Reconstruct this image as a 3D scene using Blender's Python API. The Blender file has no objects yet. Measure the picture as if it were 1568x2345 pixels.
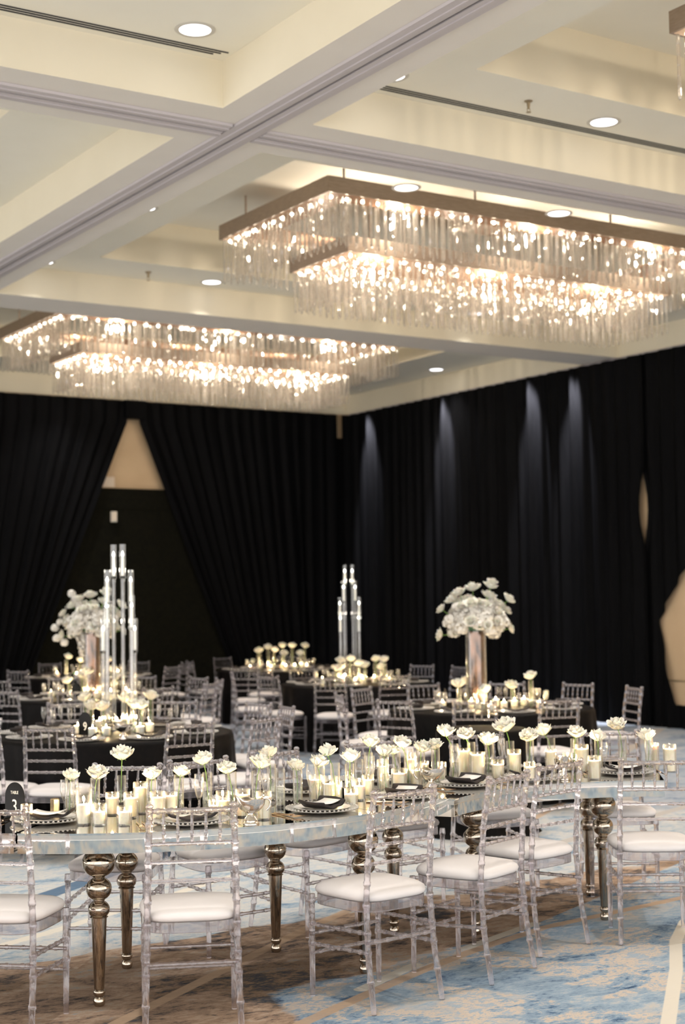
import bpy, math, random
from mathutils import Vector, Matrix
R_ = random.Random(7)
S = bpy.context.scene
C = S.collection
PI = math.pi
# ------------------------------------------------------------------ camera (portrait 52 mm lens, slight roll and upward tilt)
EYE = 1.70
FPX, CXP, CYP = 3435.0, 784.0, 1172.5
RT = ((0.84159349, 0.02160144, 0.53967932), (-0.53992698, 0.05976104, 0.83958768), (-0.0141155, -0.99797896, 0.06195771))
cam_d = bpy.data.cameras.new('camera'); cam = bpy.data.objects.new('camera', cam_d); C.objects.link(cam); S.camera = cam
cam_d.sensor_fit = 'HORIZONTAL'; cam_d.sensor_width = 24.0; cam_d.lens = 24.0 * FPX / 1568.0
cam_d.clip_start = 0.1; cam_d.clip_end = 100
cam.matrix_world = Matrix(((RT[0][0], -RT[0][1], -RT[0][2], 0), (RT[1][0], -RT[1][1], -RT[1][2], 0), (RT[2][0], -RT[2][1], -RT[2][2], EYE), (0, 0, 0, 1)))
cam_d.dof.use_dof = True; cam_d.dof.focus_distance = 6.7; cam_d.dof.aperture_fstop = 2.6
# ------------------------------------------------------------------ render look, world
S.view_settings.view_transform = 'Standard'; S.view_settings.look = 'None'; S.view_settings.gamma = 1.0
S.view_settings.exposure = 0.43
try: S.view_settings.use_curve_mapping = False
except Exception: pass
cy = S.cycles
cy.max_bounces = 9; cy.diffuse_bounces = 4; cy.glossy_bounces = 3; cy.transmission_bounces = 7; cy.transparent_max_bounces = 18
cy.caustics_reflective = False; cy.caustics_refractive = False; cy.sample_clamp_indirect = 4.0; cy.sample_clamp_direct = 0.0
cy.use_denoising = True; cy.use_adaptive_sampling = True; cy.adaptive_threshold = 0.05
W = bpy.data.worlds.new('world'); S.world = W; W.use_nodes = True
bg = W.node_tree.nodes['Background']; bg.inputs[0].default_value = (1.0, 0.963, 0.945, 1); bg.inputs[1].default_value = 2.2
P_DOWN = 170.0      # recessed downlights, watts
P_BULB = 24.0      # each lamp of a chandelier, watts
P_WASH = 2600.0     # wall washers on the drapes, watts
P_CANDLE = 2.1     # candle flame, watts
COL_DOWN = (1.0, 0.97, 0.95); COL_WARM = (1.0, 0.86, 0.68); COL_FLAME = (1.0, 0.72, 0.38)

# ------------------------------------------------------------------ helpers
def P(u, v, z=0.0):
    """point of the room at height z that the photo shows at pixel (u, v)"""
    d = [RT[i][0]*(u-CXP) + RT[i][1]*(v-CYP) + RT[i][2]*FPX for i in range(3)]
    t = (z-EYE)/d[2]
    return d[0]*t, d[1]*t
def hor(u): return 1396.9 - 0.0141*u
def height(u, vb, v, zb=0.76):
    """height of a mark at row v above an upright whose foot (at height zb) is at (u, vb)"""
    return EYE - (v-hor(u))*(EYE-zb)/(vb-hor(u))
def mat(name, base=(.8, .8, .8), rough=.5, metal=0., trans=0., ior=1.45, emit=None, es=0., sheen=0., spec=None, sss=0., coat=0.):
    m = bpy.data.materials.new(name); m.use_nodes = True
    b = m.node_tree.nodes['Principled BSDF']
    b.inputs['Base Color'].default_value = (*base, 1); b.inputs['Roughness'].default_value = rough
    b.inputs['Metallic'].default_value = metal; b.inputs['Transmission Weight'].default_value = trans; b.inputs['IOR'].default_value = ior
    b.inputs['Sheen Weight'].default_value = sheen; b.inputs['Coat Weight'].default_value = coat
    if spec is not None: b.inputs['Specular IOR Level'].default_value = spec
    if sss: b.inputs['Subsurface Weight'].default_value = sss; b.inputs['Subsurface Radius'].default_value = (.03, .02, .012)
    if emit: b.inputs['Emission Color'].default_value = (*emit, 1); b.inputs['Emission Strength'].default_value = es
    return m
def noise_mat(name, c1, c2, scale=8., rough=.6, bump=0., detail=4., stretch=(1, 1, 1), **k):
    m = mat(name, c1, rough, **k); nt = m.node_tree; b = nt.nodes['Principled BSDF']
    tc = nt.nodes.new('ShaderNodeTexCoord'); mp = nt.nodes.new('ShaderNodeMapping'); mp.inputs['Scale'].default_value = stretch
    n = nt.nodes.new('ShaderNodeTexNoise'); n.inputs['Scale'].default_value = scale; n.inputs['Detail'].default_value = detail
    r = nt.nodes.new('ShaderNodeValToRGB'); r.color_ramp.elements[0].color = (*c1, 1); r.color_ramp.elements[1].color = (*c2, 1)
    r.color_ramp.elements[0].position = .35; r.color_ramp.elements[1].position = .65
    nt.links.new(tc.outputs['Object'], mp.inputs['Vector']); nt.links.new(mp.outputs[0], n.inputs['Vector'])
    nt.links.new(n.outputs['Fac'], r.inputs[0]); nt.links.new(r.outputs[0], b.inputs['Base Color'])
    if bump:
        bp = nt.nodes.new('ShaderNodeBump'); bp.inputs['Strength'].default_value = bump; bp.inputs['Distance'].default_value = .01
        nt.links.new(n.outputs['Fac'], bp.inputs['Height']); nt.links.new(bp.outputs[0], b.inputs['Normal'])
    return m
def clear_mat(name, tint, glass=.5, ior=1.45, rough=0.02, milk=0., milkcol=(.8, .75, .78), edge=.55, power=3.0, rim=0.):
    """clear plastic or glass: refraction, straight-through light and a little body colour"""
    m = bpy.data.materials.new(name); m.use_nodes = True; nt = m.node_tree
    for n in list(nt.nodes): nt.nodes.remove(n)
    N = nt.nodes.new; out = N('ShaderNodeOutputMaterial')
    g = N('ShaderNodeBsdfGlass'); g.inputs['Color'].default_value = (*tint, 1); g.inputs['IOR'].default_value = ior; g.inputs['Roughness'].default_value = rough
    t = N('ShaderNodeBsdfTransparent'); t.inputs['Color'].default_value = (*tint, 1)
    mx = N('ShaderNodeMixShader'); mx.inputs[0].default_value = glass
    nt.links.new(t.outputs[0], mx.inputs[1]); nt.links.new(g.outputs[0], mx.inputs[2])
    last = mx
    gl = N('ShaderNodeBsdfGlossy'); gl.inputs['Roughness'].default_value = .05; gl.inputs['Color'].default_value = (1, 1, 1, 1)
    lw = N('ShaderNodeLayerWeight'); lw.inputs['Blend'].default_value = .5
    pw = N('ShaderNodeMath'); pw.operation = 'POWER'; nt.links.new(lw.outputs['Facing'], pw.inputs[0]); pw.inputs[1].default_value = power
    fr = N('ShaderNodeMath'); fr.operation = 'MULTIPLY_ADD'; nt.links.new(pw.outputs[0], fr.inputs[0]); fr.inputs[1].default_value = edge; fr.inputs[2].default_value = .04
    m2 = N('ShaderNodeMixShader'); nt.links.new(fr.outputs[0], m2.inputs[0]); nt.links.new(last.outputs[0], m2.inputs[1]); nt.links.new(gl.outputs[0], m2.inputs[2]); last = m2
    if milk:
        d = N('ShaderNodeBsdfDiffuse'); d.inputs['Color'].default_value = (*milkcol, 1)
        tl = N('ShaderNodeBsdfTranslucent'); tl.inputs['Color'].default_value = (*milkcol, 1)
        ma = N('ShaderNodeMixShader'); ma.inputs[0].default_value = .5; nt.links.new(d.outputs[0], ma.inputs[1]); nt.links.new(tl.outputs[0], ma.inputs[2])
        m3 = N('ShaderNodeMixShader'); m3.inputs[0].default_value = milk
        nt.links.new(last.outputs[0], m3.inputs[1]); nt.links.new(ma.outputs[0], m3.inputs[2]); last = m3
    if rim:      # white mixed in toward grazing angles imitates a glow of caught light
        d = N('ShaderNodeBsdfDiffuse'); d.inputs['Color'].default_value = (.9, .88, .82, 1); tl = N('ShaderNodeBsdfTranslucent'); tl.inputs['Color'].default_value = (.95, .92, .86, 1)
        ma = N('ShaderNodeMixShader'); ma.inputs[0].default_value = .5; nt.links.new(d.outputs[0], ma.inputs[1]); nt.links.new(tl.outputs[0], ma.inputs[2])
        k = N('ShaderNodeMath'); k.operation = 'MULTIPLY'; nt.links.new(pw.outputs[0], k.inputs[0]); k.inputs[1].default_value = rim
        m4 = N('ShaderNodeMixShader'); nt.links.new(k.outputs[0], m4.inputs[0]); nt.links.new(last.outputs[0], m4.inputs[1]); nt.links.new(ma.outputs[0], m4.inputs[2]); last = m4
    nt.links.new(last.outputs[0], out.inputs[0])
    return m
def glow_mat(name, col, strength, sample=True):
    m = bpy.data.materials.new(name); m.use_nodes = True; nt = m.node_tree
    for n in list(nt.nodes): nt.nodes.remove(n)
    e = nt.nodes.new('ShaderNodeEmission'); e.inputs[0].default_value = (*col, 1); e.inputs[1].default_value = strength
    o = nt.nodes.new('ShaderNodeOutputMaterial'); nt.links.new(e.outputs[0], o.inputs[0])
    if not sample: m.cycles.emission_sampling = 'NONE'
    return m

class MB:
    """collects shapes and links them as one mesh object"""
    def __init__(s): s.v = []; s.f = []
    def add(s, v, f):
        n = len(s.v); s.v += [tuple(x) for x in v]; s.f += [tuple(i+n for i in q) for q in f]; return s
    def box(s, x0, y0, z0, x1, y1, z1):
        return s.add([(x0,y0,z0),(x1,y0,z0),(x1,y1,z0),(x0,y1,z0),(x0,y0,z1),(x1,y0,z1),(x1,y1,z1),(x0,y1,z1)],
                     [(0,3,2,1),(4,5,6,7),(0,1,5,4),(1,2,6,5),(2,3,7,6),(3,0,4,7)])
    def quad(s, *p): return s.add(p, [tuple(range(len(p)))])
    def lathe(s, prof, seg=16, cx=0, cy=0, rad=None, cap=True):
        n = len(prof); v = []
        for r, z in prof:
            for k in range(seg):
                a = 2*PI*k/seg; q = rad(a, r, z) if rad else r
                v.append((cx+q*math.cos(a), cy+q*math.sin(a), z))
        f = [(i*seg+k, i*seg+(k+1) % seg, (i+1)*seg+(k+1) % seg, (i+1)*seg+k) for i in range(n-1) for k in range(seg)]
        if cap:
            if prof[0][0] > 1e-5: f.append(tuple(reversed(range(seg))))
            if prof[-1][0] > 1e-5: f.append(tuple((n-1)*seg+k for k in range(seg)))
        return s.add(v, f)
    def tube(s, pts, rad, seg=8, cap=True):
        pts = [Vector(p) for p in pts]; n = len(pts)
        if not isinstance(rad, (list, tuple)): rad = [rad]*n
        t0 = (pts[-1]-pts[0]).normalized() if (pts[-1]-pts[0]).length > 1e-6 else Vector((0, 0, 1))
        up = Vector((0, 0, 1)) if abs(t0.z) < .9 else Vector((1, 0, 0))
        v = []
        for i, p in enumerate(pts):
            t = (pts[min(i+1, n-1)]-pts[max(i-1, 0)]).normalized()
            a = up - t*up.dot(t); a.normalize(); b = t.cross(a); up = a
            for k in range(seg):
                w = 2*PI*k/seg; v.append(p + (a*math.cos(w)+b*math.sin(w))*rad[i])
        f = [(i*seg+k, i*seg+(k+1) % seg, (i+1)*seg+(k+1) % seg, (i+1)*seg+k) for i in range(n-1) for k in range(seg)]
        if cap: f += [tuple(reversed(range(seg))), tuple((n-1)*seg+k for k in range(seg))]
        return s.add(v, f)
    def ball(s, c, r, seg=10, rings=6, sq=1.0):
        return s.lathe([(max(r*math.sin(PI*i/rings), 1e-6), c[2]-r*sq*math.cos(PI*i/rings)) for i in range(rings+1)], seg, c[0], c[1], cap=False)
    def mesh(s, name, m, smooth=True, ang=50):
        me = bpy.data.meshes.new(name); me.from_pydata(s.v, [], s.f); me.update()
        for q in (m if isinstance(m, (list, tuple)) else [m]): me.materials.append(q)
        if smooth:
            me.polygons.foreach_set('use_smooth', [True]*len(me.polygons))
            try: me.set_sharp_from_angle(angle=math.radians(ang))
            except Exception: pass
        return me
    def build(s, name, m, parent=None, smooth=True, ang=50):
        return link(name, s.mesh(name, m, smooth, ang), parent)
def link(name, data, parent=None, loc=None, rz=0):
    o = bpy.data.objects.new(name, data); C.objects.link(o)
    if parent: o.parent = parent
    if loc: o.location = loc
    if rz: o.rotation_euler = (0, 0, rz)
    return o
def tag(o, label=None, cat=None, group=None, kind=None):
    if label: o['label'] = label
    if cat: o['category'] = cat
    if group: o['group'] = group
    if kind: o['kind'] = kind
    return o
def thing(name, label, cat, loc=(0, 0, 0), rz=0, group=None):
    o = bpy.data.objects.new(name, None); C.objects.link(o); o.empty_display_size = .05
    o.location = loc; o.rotation_euler = (0, 0, rz); return tag(o, label, cat, group)
def dup(root, loc, rz=0, label=None, group=None, scale=None):
    r = root.copy(); C.objects.link(r); r.location = loc; r.rotation_euler = (0, 0, rz)
    if scale: r.scale = scale if isinstance(scale, tuple) else (scale,)*3
    if label: r['label'] = label
    if group: r['group'] = group
    for ch in KIDS.get(root.name, []):
        c = ch.copy(); C.objects.link(c); c.parent = r
        for g in KIDS.get(ch.name, []):
            d = g.copy(); C.objects.link(d); d.parent = c
    return r
KIDS = {}
def kids(*roots):
    """remember the parts of the originals so that copies are quick"""
    for o in list(S.objects):
        if o.parent: KIDS.setdefault(o.parent.name, [])
        if o.parent and o not in KIDS[o.parent.name]: KIDS[o.parent.name].append(o)
class Proto:
    """first use moves the original itself, later uses copy it"""
    def __init__(s, root): s.root = root; s.used = False; s.tree()
    def tree(s):
        for o in S.objects:
            if o.parent == s.root: KIDS.setdefault(s.root.name, []).append(o)
        for c in KIDS.get(s.root.name, []):
            for o in S.objects:
                if o.parent == c: KIDS.setdefault(c.name, []).append(o)
    def put(s, loc, rz=0, label=None, group=None, scale=None):
        if s.used: return dup(s.root, loc, rz, label, group, scale)
        s.used = True; r = s.root; r.location = loc; r.rotation_euler = (0, 0, rz)
        if scale: r.scale = scale if isinstance(scale, tuple) else (scale,)*3
        if label: r['label'] = label
        if group: r['group'] = group
        return r
LAB = {}
def later(o, what): LAB.setdefault(what, []).append(o); return o
def name_in_order():
    def col(o):
        p = o.location; c_ = [sum(RT[i][j]*((p.x, p.y, p.z-EYE)[i]) for i in range(3)) for j in range(3)]; return c_[0]/c_[2]
    for what, lst in LAB.items():
        lst.sort(key=col)
        for i, o in enumerate(lst): o['label'] = what.replace('@', ordinal(i, len(lst)))
ORD = ['first', 'second', 'third', 'fourth', 'fifth', 'sixth', 'seventh', 'eighth', 'ninth', 'tenth', 'eleventh', 'twelfth', 'thirteenth', 'fourteenth', 'fifteenth',
       'sixteenth', 'seventeenth', 'eighteenth', 'nineteenth', 'twentieth']
def ordinal(i, n):
    if i == 0: return 'leftmost'
    if i == n-1: return 'rightmost'
    return ORD[i]+' from the left' if i < n/2 else ORD[n-1-i]+' from the right'

# ------------------------------------------------------------------ materials
M = {}
M['ceil'] = noise_mat('cream_ceiling_paint', (.80, .73, .57), (.82, .75, .59), 2.5, .7)
M['upper'] = noise_mat('pale_green_cream_paint', (.88, .85, .74), (.90, .87, .76), 2.5, .7)
M['soffit'] = noise_mat('pale_soffit_paint', (.76, .72, .66), (.78, .74, .68), 3., .7)
M['wall'] = noise_mat('cream_wall_paint', (.58, .42, .26), (.62, .46, .29), 3., .7)
M['track'] = mat('grey_track_metal', (.58, .54, .55), .5, .15)
M['dark'] = mat('dark_slot', (.03, .03, .03), .8)
M['black_board'] = noise_mat('black_wall_board', (.006, .006, .0045), (.010, .0095, .006), 20, .9, spec=.05)
M['drape'] = noise_mat('black_drape_cloth', (.0032, .0032, .0036), (.0048, .0048, .0054), 60, .5, bump=.15, stretch=(1, 1, .05), sheen=.0, spec=.03)
M['cloth'] = noise_mat('black_satin_tablecloth', (.004, .0035, .0035), (.007, .0055, .005), 30, .5, spec=.08)
M['acrylic'] = clear_mat('clear_acrylic', (.965, .94, .955), glass=.68, ior=1.42, rough=0.0, milk=.05, milkcol=(.95, .86, .90))
M['glass'] = clear_mat('clear_glass', (.985, .985, .98), glass=.30, ior=1.25, edge=.35)
M['thin'] = clear_mat('thin_clear_glass', (.99, .985, .975), glass=.0, ior=1.2, edge=.8, power=2.0, rim=.32)
M['chimney'] = clear_mat('hurricane_glass', (.985, .99, .985), glass=0., edge=.45, power=2.5, rim=.05)
M['crystal'] = clear_mat('crystal_rod_glass', (.995, .98, .96), glass=.50, ior=1.5, rough=0.0, milk=.14, milkcol=(1, .95, .88))
M['cushion'] = noise_mat('ivory_seat_vinyl', (.80, .75, .73), (.83, .78, .76), 5, .5)
M['mirror'] = mat('mirror_glass', (.80, .78, .73), .04, 1.0)
M['bevel'] = mat('bevelled_mirror_edge', (.85, .82, .76), .12, 1.0)
M['gold'] = mat('antique_chrome', (.47, .405, .33), .06, 1.0)
M['silver'] = mat('polished_silver', (.82, .76, .69), .12, 1.0)
M['cutlery'] = mat('rose_gold_cutlery', (.85, .62, .45), .15, 1.0)
M['brass'] = mat('gold_block', (.80, .62, .38), .25, 1.0)
M['bronze'] = noise_mat('brushed_champagne_bronze', (.36, .285, .225), (.42, .335, .27), 12, .42, metal=.5, stretch=(1, 1, 8))
M['plate_in'] = mat('dark_bronze_plate', (.30, .17, .10), .45, .5)
M['wax'] = mat('ivory_wax', (.95, .86, .66), .45, sss=.6)
M['wick'] = mat('burnt_wick', (.05, .04, .03), .9)
M['flame'] = glow_mat('candle_flame', (1, .80, .50), 30, sample=False)
M['led'] = glow_mat('led_candle_tip', (1, .95, .85), 9, sample=False)
M['bulb'] = glow_mat('chandelier_bulb', (1, .87, .68), 24, sample=False)
M['lens'] = glow_mat('downlight_lens', (.97, .96, 1.0), 3.0, sample=False)
M['trimring'] = mat('downlight_trim', (.6, .57, .5), .5)
M['petal'] = noise_mat('white_rose_petal', (.88, .86, .76), (.93, .91, .83), 30, .6, sss=.3)
M['petal_far'] = noise_mat('white_blossom', (.82, .78, .72), (.90, .88, .82), 40, .7)
M['stem'] = noise_mat('green_stem', (.12, .25, .05), (.22, .38, .10), 20, .5)
M['leaf'] = noise_mat('blue_green_leaf', (.05, .14, .08), (.10, .22, .14), 20, .6)
M['water'] = clear_mat('water', (.96, .98, .92), glass=.2, ior=1.1)
M['napkin'] = noise_mat('black_napkin', (.012, .010, .010), (.03, .02, .018), 50, .7)
M['napkin_in'] = mat('brown_napkin_lining', (.30, .10, .06), .6)
M['card'] = mat('white_menu_card', (.85, .83, .80), .6)
M['sign'] = mat('black_acrylic_sign', (.006, .006, .006), .15, spec=.25)
M['white_ink'] = mat('white_lettering', (.8, .8, .78), .5)
M['mercury'] = noise_mat('smoked_mercury_glass', (.03, .022, .018), (.30, .17, .105), 16, .2, metal=.85, stretch=(1, 1, .35))
M['pale'] = mat('pale_plastic', (.75, .66, .55), .5)
M['brown_metal'] = mat('dull_brass_metal', (.35, .28, .18), .4, .8)

# ------------------------------------------------------------------ room: floor with patterned carpet
def carpet():
    m = bpy.data.materials.new('patterned_carpet'); m.use_nodes = True; nt = m.node_tree; b = nt.nodes['Principled BSDF']
    b.inputs['Roughness'].default_value = .95; b.inputs['Specular IOR Level'].default_value = .15
    N = nt.nodes.new; L = nt.links.new
    def sock(x, node, i):
        if isinstance(x, (int, float)): node.inputs[i].default_value = x
        elif isinstance(x, tuple): node.inputs[i].default_value = x
        else: L(x, node.inputs[i])
    def ma(op, a, b_=0., c=None, clamp=False):
        n = N('ShaderNodeMath'); n.operation = op; n.use_clamp = clamp; sock(a, n, 0); sock(b_, n, 1)
        if c is not None: sock(c, n, 2)
        return n.outputs[0]
    def vm(op, a, b_=(0, 0, 0), out=0):
        n = N('ShaderNodeVectorMath'); n.operation = op; sock(a, n, 0); sock(b_, n, 1); return n.outputs[out]
    def noise(vec, sc, det=4., rough=.6, dist=0.):
        n = N('ShaderNodeTexNoise'); L(vec, n.inputs['Vector']); n.inputs['Scale'].default_value = sc; n.inputs['Detail'].default_value = det
        n.inputs['Roughness'].default_value = rough; n.inputs['Distortion'].default_value = dist; return n.outputs['Fac'], n.outputs['Color']
    def ramp(x, stops):
        r = N('ShaderNodeValToRGB'); L(x, r.inputs[0]); e = r.color_ramp.elements
        e[0].position = stops[0][0]; e[0].color = (*stops[0][1], 1); e[1].position = stops[-1][0]; e[1].color = (*stops[-1][1], 1)
        for p, c in stops[1:-1]: q = e.new(p); q.color = (*c, 1)
        return r.outputs[0]
    def mix(f, a, b_):
        n = N('ShaderNodeMix'); n.data_type = 'RGBA'; sock(f, n, 0); L(a, n.inputs[6]) if not isinstance(a, tuple) else setattr(n.inputs[6], 'default_value', (*a, 1))
        L(b_, n.inputs[7]) if not isinstance(b_, tuple) else setattr(n.inputs[7], 'default_value', (*b_, 1)); return n.outputs[2]
    tc = N('ShaderNodeTexCoord').outputs['Object']
    mp = N('ShaderNodeMapping'); L(tc, mp.inputs[0]); mp.inputs['Rotation'].default_value = (0, 0, math.radians(32)); mp.inputs['Scale'].default_value = (.8, 1.5, 1)
    st = mp.outputs[0]
    n1, _ = noise(st, 2.4, 10, .72, .8); n2, _ = noise(st, 11., 8, .78, .5); n3, _ = noise(tc, 1.1, 3); n4, _ = noise(st, 40., 3, .7)
    t = ma('ADD', ma('MULTIPLY', n1, .60), ma('MULTIPLY', n2, .40))
    t = ma('ADD', t, ma('MULTIPLY', ma('SUBTRACT', n4, .5), .16))
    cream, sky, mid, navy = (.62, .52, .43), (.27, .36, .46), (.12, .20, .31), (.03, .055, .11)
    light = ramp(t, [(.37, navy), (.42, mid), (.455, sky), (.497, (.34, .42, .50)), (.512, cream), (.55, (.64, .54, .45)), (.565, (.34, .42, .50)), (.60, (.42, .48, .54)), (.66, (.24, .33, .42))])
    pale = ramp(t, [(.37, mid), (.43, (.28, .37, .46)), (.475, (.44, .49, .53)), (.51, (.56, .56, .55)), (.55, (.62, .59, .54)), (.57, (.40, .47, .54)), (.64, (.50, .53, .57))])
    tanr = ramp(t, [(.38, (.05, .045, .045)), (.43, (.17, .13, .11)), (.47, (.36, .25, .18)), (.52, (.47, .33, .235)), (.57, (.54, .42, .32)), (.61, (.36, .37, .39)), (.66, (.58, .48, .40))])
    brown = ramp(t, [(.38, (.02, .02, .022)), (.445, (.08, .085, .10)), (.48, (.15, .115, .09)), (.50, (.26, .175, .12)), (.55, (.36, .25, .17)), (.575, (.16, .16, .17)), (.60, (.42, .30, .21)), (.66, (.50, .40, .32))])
    n5, _ = noise(tc, .9, 5, .6, .6)
    brown = mix(ma('ADD', ma('DIVIDE', ma('SUBTRACT', n5, .465), .03), .5, clamp=True), brown, tanr)
    # large zones, bounded by warped straight edges
    _, wc = noise(tc, 1.7, 3); wob = vm('MULTIPLY', vm('SUBTRACT', wc, (.5, .5, .5)), (.5, .5, 0)); pw = vm('ADD', tc, wob)
    def side(vec, a, b_, soft=.04):     # 1 on the left of the line a->b
        dx, dy = b_[0]-a[0], b_[1]-a[1]; l = math.hypot(dx, dy); nx, ny = -dy/l, dx/l
        d = vm('DOT_PRODUCT', vm('SUBTRACT', vec, (a[0], a[1], 0)), (nx, ny, 0), 1)
        return ma('ADD', ma('DIVIDE', d, soft), .5, clamp=True)
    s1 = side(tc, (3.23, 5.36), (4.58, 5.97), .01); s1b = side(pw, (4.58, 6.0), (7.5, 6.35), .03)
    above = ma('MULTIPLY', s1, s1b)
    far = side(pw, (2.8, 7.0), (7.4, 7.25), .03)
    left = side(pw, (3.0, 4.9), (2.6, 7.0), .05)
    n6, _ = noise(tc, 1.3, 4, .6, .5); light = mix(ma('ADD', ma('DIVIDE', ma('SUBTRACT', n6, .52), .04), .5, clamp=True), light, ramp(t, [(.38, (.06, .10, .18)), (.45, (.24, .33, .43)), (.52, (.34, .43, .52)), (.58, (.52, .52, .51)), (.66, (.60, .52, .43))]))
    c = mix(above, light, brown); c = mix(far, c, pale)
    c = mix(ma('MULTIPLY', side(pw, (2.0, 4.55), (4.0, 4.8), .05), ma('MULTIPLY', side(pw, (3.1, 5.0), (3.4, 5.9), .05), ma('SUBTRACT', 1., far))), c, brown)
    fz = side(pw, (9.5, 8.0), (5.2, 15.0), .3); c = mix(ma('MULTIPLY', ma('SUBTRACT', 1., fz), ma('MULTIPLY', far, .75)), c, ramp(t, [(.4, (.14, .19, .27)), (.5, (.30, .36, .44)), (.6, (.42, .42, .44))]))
    def seg(a, b_, w, soft=.006):
        ax, ay = a; bx, by = b_; dx, dy = bx-ax, by-ay; l2 = dx*dx+dy*dy
        pa = vm('SUBTRACT', tc, (ax, ay, 0)); h = ma('DIVIDE', vm('DOT_PRODUCT', pa, (dx, dy, 0), 1), l2, clamp=True)
        sc = N('ShaderNodeVectorMath'); sc.operation = 'SCALE'; sc.inputs[0].default_value = (dx, dy, 0); L(h, sc.inputs['Scale'])
        d = vm('LENGTH', vm('SUBTRACT', pa, sc.outputs[0]), out=1)
        return ma('DIVIDE', ma('SUBTRACT', w, d), soft, clamp=True)
    def line(pts, w, col, amt=.85):
        nonlocal c
        k = None
        for a, b_ in zip(pts, pts[1:]):
            s_ = seg(a, b_, w); k = s_ if k is None else ma('MAXIMUM', k, s_)
        f = ma('MULTIPLY', k, ma('ADD', amt-.15, ma('MULTIPLY', n2, .3)))
        c = mix(f, c, col)
    tan, crm = (.58, .41, .28), (.74, .68, .58)
    line([(2.9, 5.2), (3.68, 5.58), (4.16, 5.80), (4.58, 5.97), (5.19, 6.16), (6.34, 6.30), (8., 6.3)], .036, tan)
    line([(2.0, 5.4), (2.58, 5.79), (3.41, 6.36), (4.16, 6.88), (5.6, 7.75), (8.6, 9.9)], .036, tan)
    line([(3.9, 3.9), (4.4, 4.48), (5.08, 5.11), (5.5, 5.53), (5.87, 5.83), (6.5, 6.2)], .034, crm, 1.0)
    line([(3.7, 5.66), (4.16, 5.89)], .036, crm); line([(4.55, 6.02), (5.2, 6.26)], .034, crm)
    line([(2.2, 7.7), (3.39, 8.59), (4.41, 9.35), (5.6, 10.2)], .075, (.05, .12, .22))
    line([(1.5, 6.9), (3.0, 7.6), (4.8, 8.6), (8., 11.2)], .04, crm)
    line([(9.0, 9.6), (11.19, 12.13), (14.32, 14.59)], .07, (.50, .44, .38)); line([(6.5, 8.0), (9.6, 9.2), (14, 10.6)], .05, (.5, .46, .42))
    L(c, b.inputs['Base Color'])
    bp = N('ShaderNodeBump'); bp.inputs['Strength'].default_value = .25; bp.inputs['Distance'].default_value = .004
    f1, _ = noise(tc, 260., 2); L(f1, bp.inputs['Height']); L(bp.outputs[0], b.inputs['Normal'])
    return m
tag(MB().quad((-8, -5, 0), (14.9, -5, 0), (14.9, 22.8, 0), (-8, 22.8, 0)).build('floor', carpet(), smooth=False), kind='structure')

# ------------------------------------------------------------------ room: walls behind the drapes
b = MB(); b.box(-8, 22.6, 0, 14.9, 22.8, 5.8); tag(b.build('wall_back', M['wall'], smooth=False), kind='structure')
b = MB(); b.box(14.63, -5, 0, 14.95, 22.6, 5.8); tag(b.build('wall_right', M['wall'], smooth=False), kind='structure')
# ------------------------------------------------------------------ room: coffered ceiling
Z0, Z1, Z2 = 5.12, 5.45, 5.92
XB = [(-8.0, -4.62), (-3.90, 4.81), (5.53, 14.60)]
YB = [(-5.0, 2.42), (3.15, 8.93), (9.68, 15.5), (16.22, 22.55)]
RX = {0: (-7.5, -5.5), 1: (-3.0, 3.92), 2: (6.42, 13.3)}
RY = {0: (-2.4, 1.64), 1: (4.12, 8.17), 2: (10.65, 14.72), 3: (17.2, 21.25)}
def coffer(c, s, up, x0, x1, y0, y1, rx0, rx1, ry0, ry1):
    # side faces of the coffer, the upper level with its recess
    for (a, b_) in (((x0, y0), (x1, y0)), ((x1, y0), (x1, y1)), ((x1, y1), (x0, y1)), ((x0, y1), (x0, y0))):
        c.quad((*a, Z0), (*b_, Z0), (*b_, Z1), (*a, Z1))
    o = [(x0, y0), (x1, y0), (x1, y1), (x0, y1)]; i = [(rx0, ry0), (rx1, ry0), (rx1, ry1), (rx0, ry1)]
    for k in range(4):
        k2 = (k+1) % 4
        up.quad((*o[k], Z1), (*o[k2], Z1), (*i[k2], Z1), (*i[k], Z1))
        c.quad((*i[k], Z1), (*i[k2], Z1), (*i[k2], Z2), (*i[k], Z2))
    up.quad(*[(*q, Z2) for q in i])
c, s, up_ = MB(), MB(), MB()
for xi, (x0, x1) in enumerate(XB):
    for yi, (y0, y1) in enumerate(YB):
        coffer(c, s, up_, x0, x1, y0, y1, *RX[xi], *RY[yi])
for (y0, y1) in ((2.42, 3.15), (8.93, 9.68), (15.5, 16.22)): s.quad((-8, y0, Z0), (14.75, y0, Z0), (14.75, y1, Z0), (-8, y1, Z0))
for (x0, x1) in ((-4.62, -3.90), (4.81, 5.53)):
    for (y0, y1) in YB: s.quad((x0, y0, Z0), (x1, y0, Z0), (x1, y1, Z0), (x0, y1, Z0))
ceil_o = tag(c.build('ceiling', M['ceil'], smooth=False), kind='structure')
tag(up_.build('ceiling_upper_panel', M['upper'], ceil_o, smooth=False), kind='structure')
tag(s.build('ceiling_soffit', M['soffit'], ceil_o, smooth=False), kind='structure')
b = MB().box(-8, -5, 5.95, 14.95, 22.8, 6.0); b.build('ceiling_slab', M['soffit'], ceil_o, smooth=False)
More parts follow.
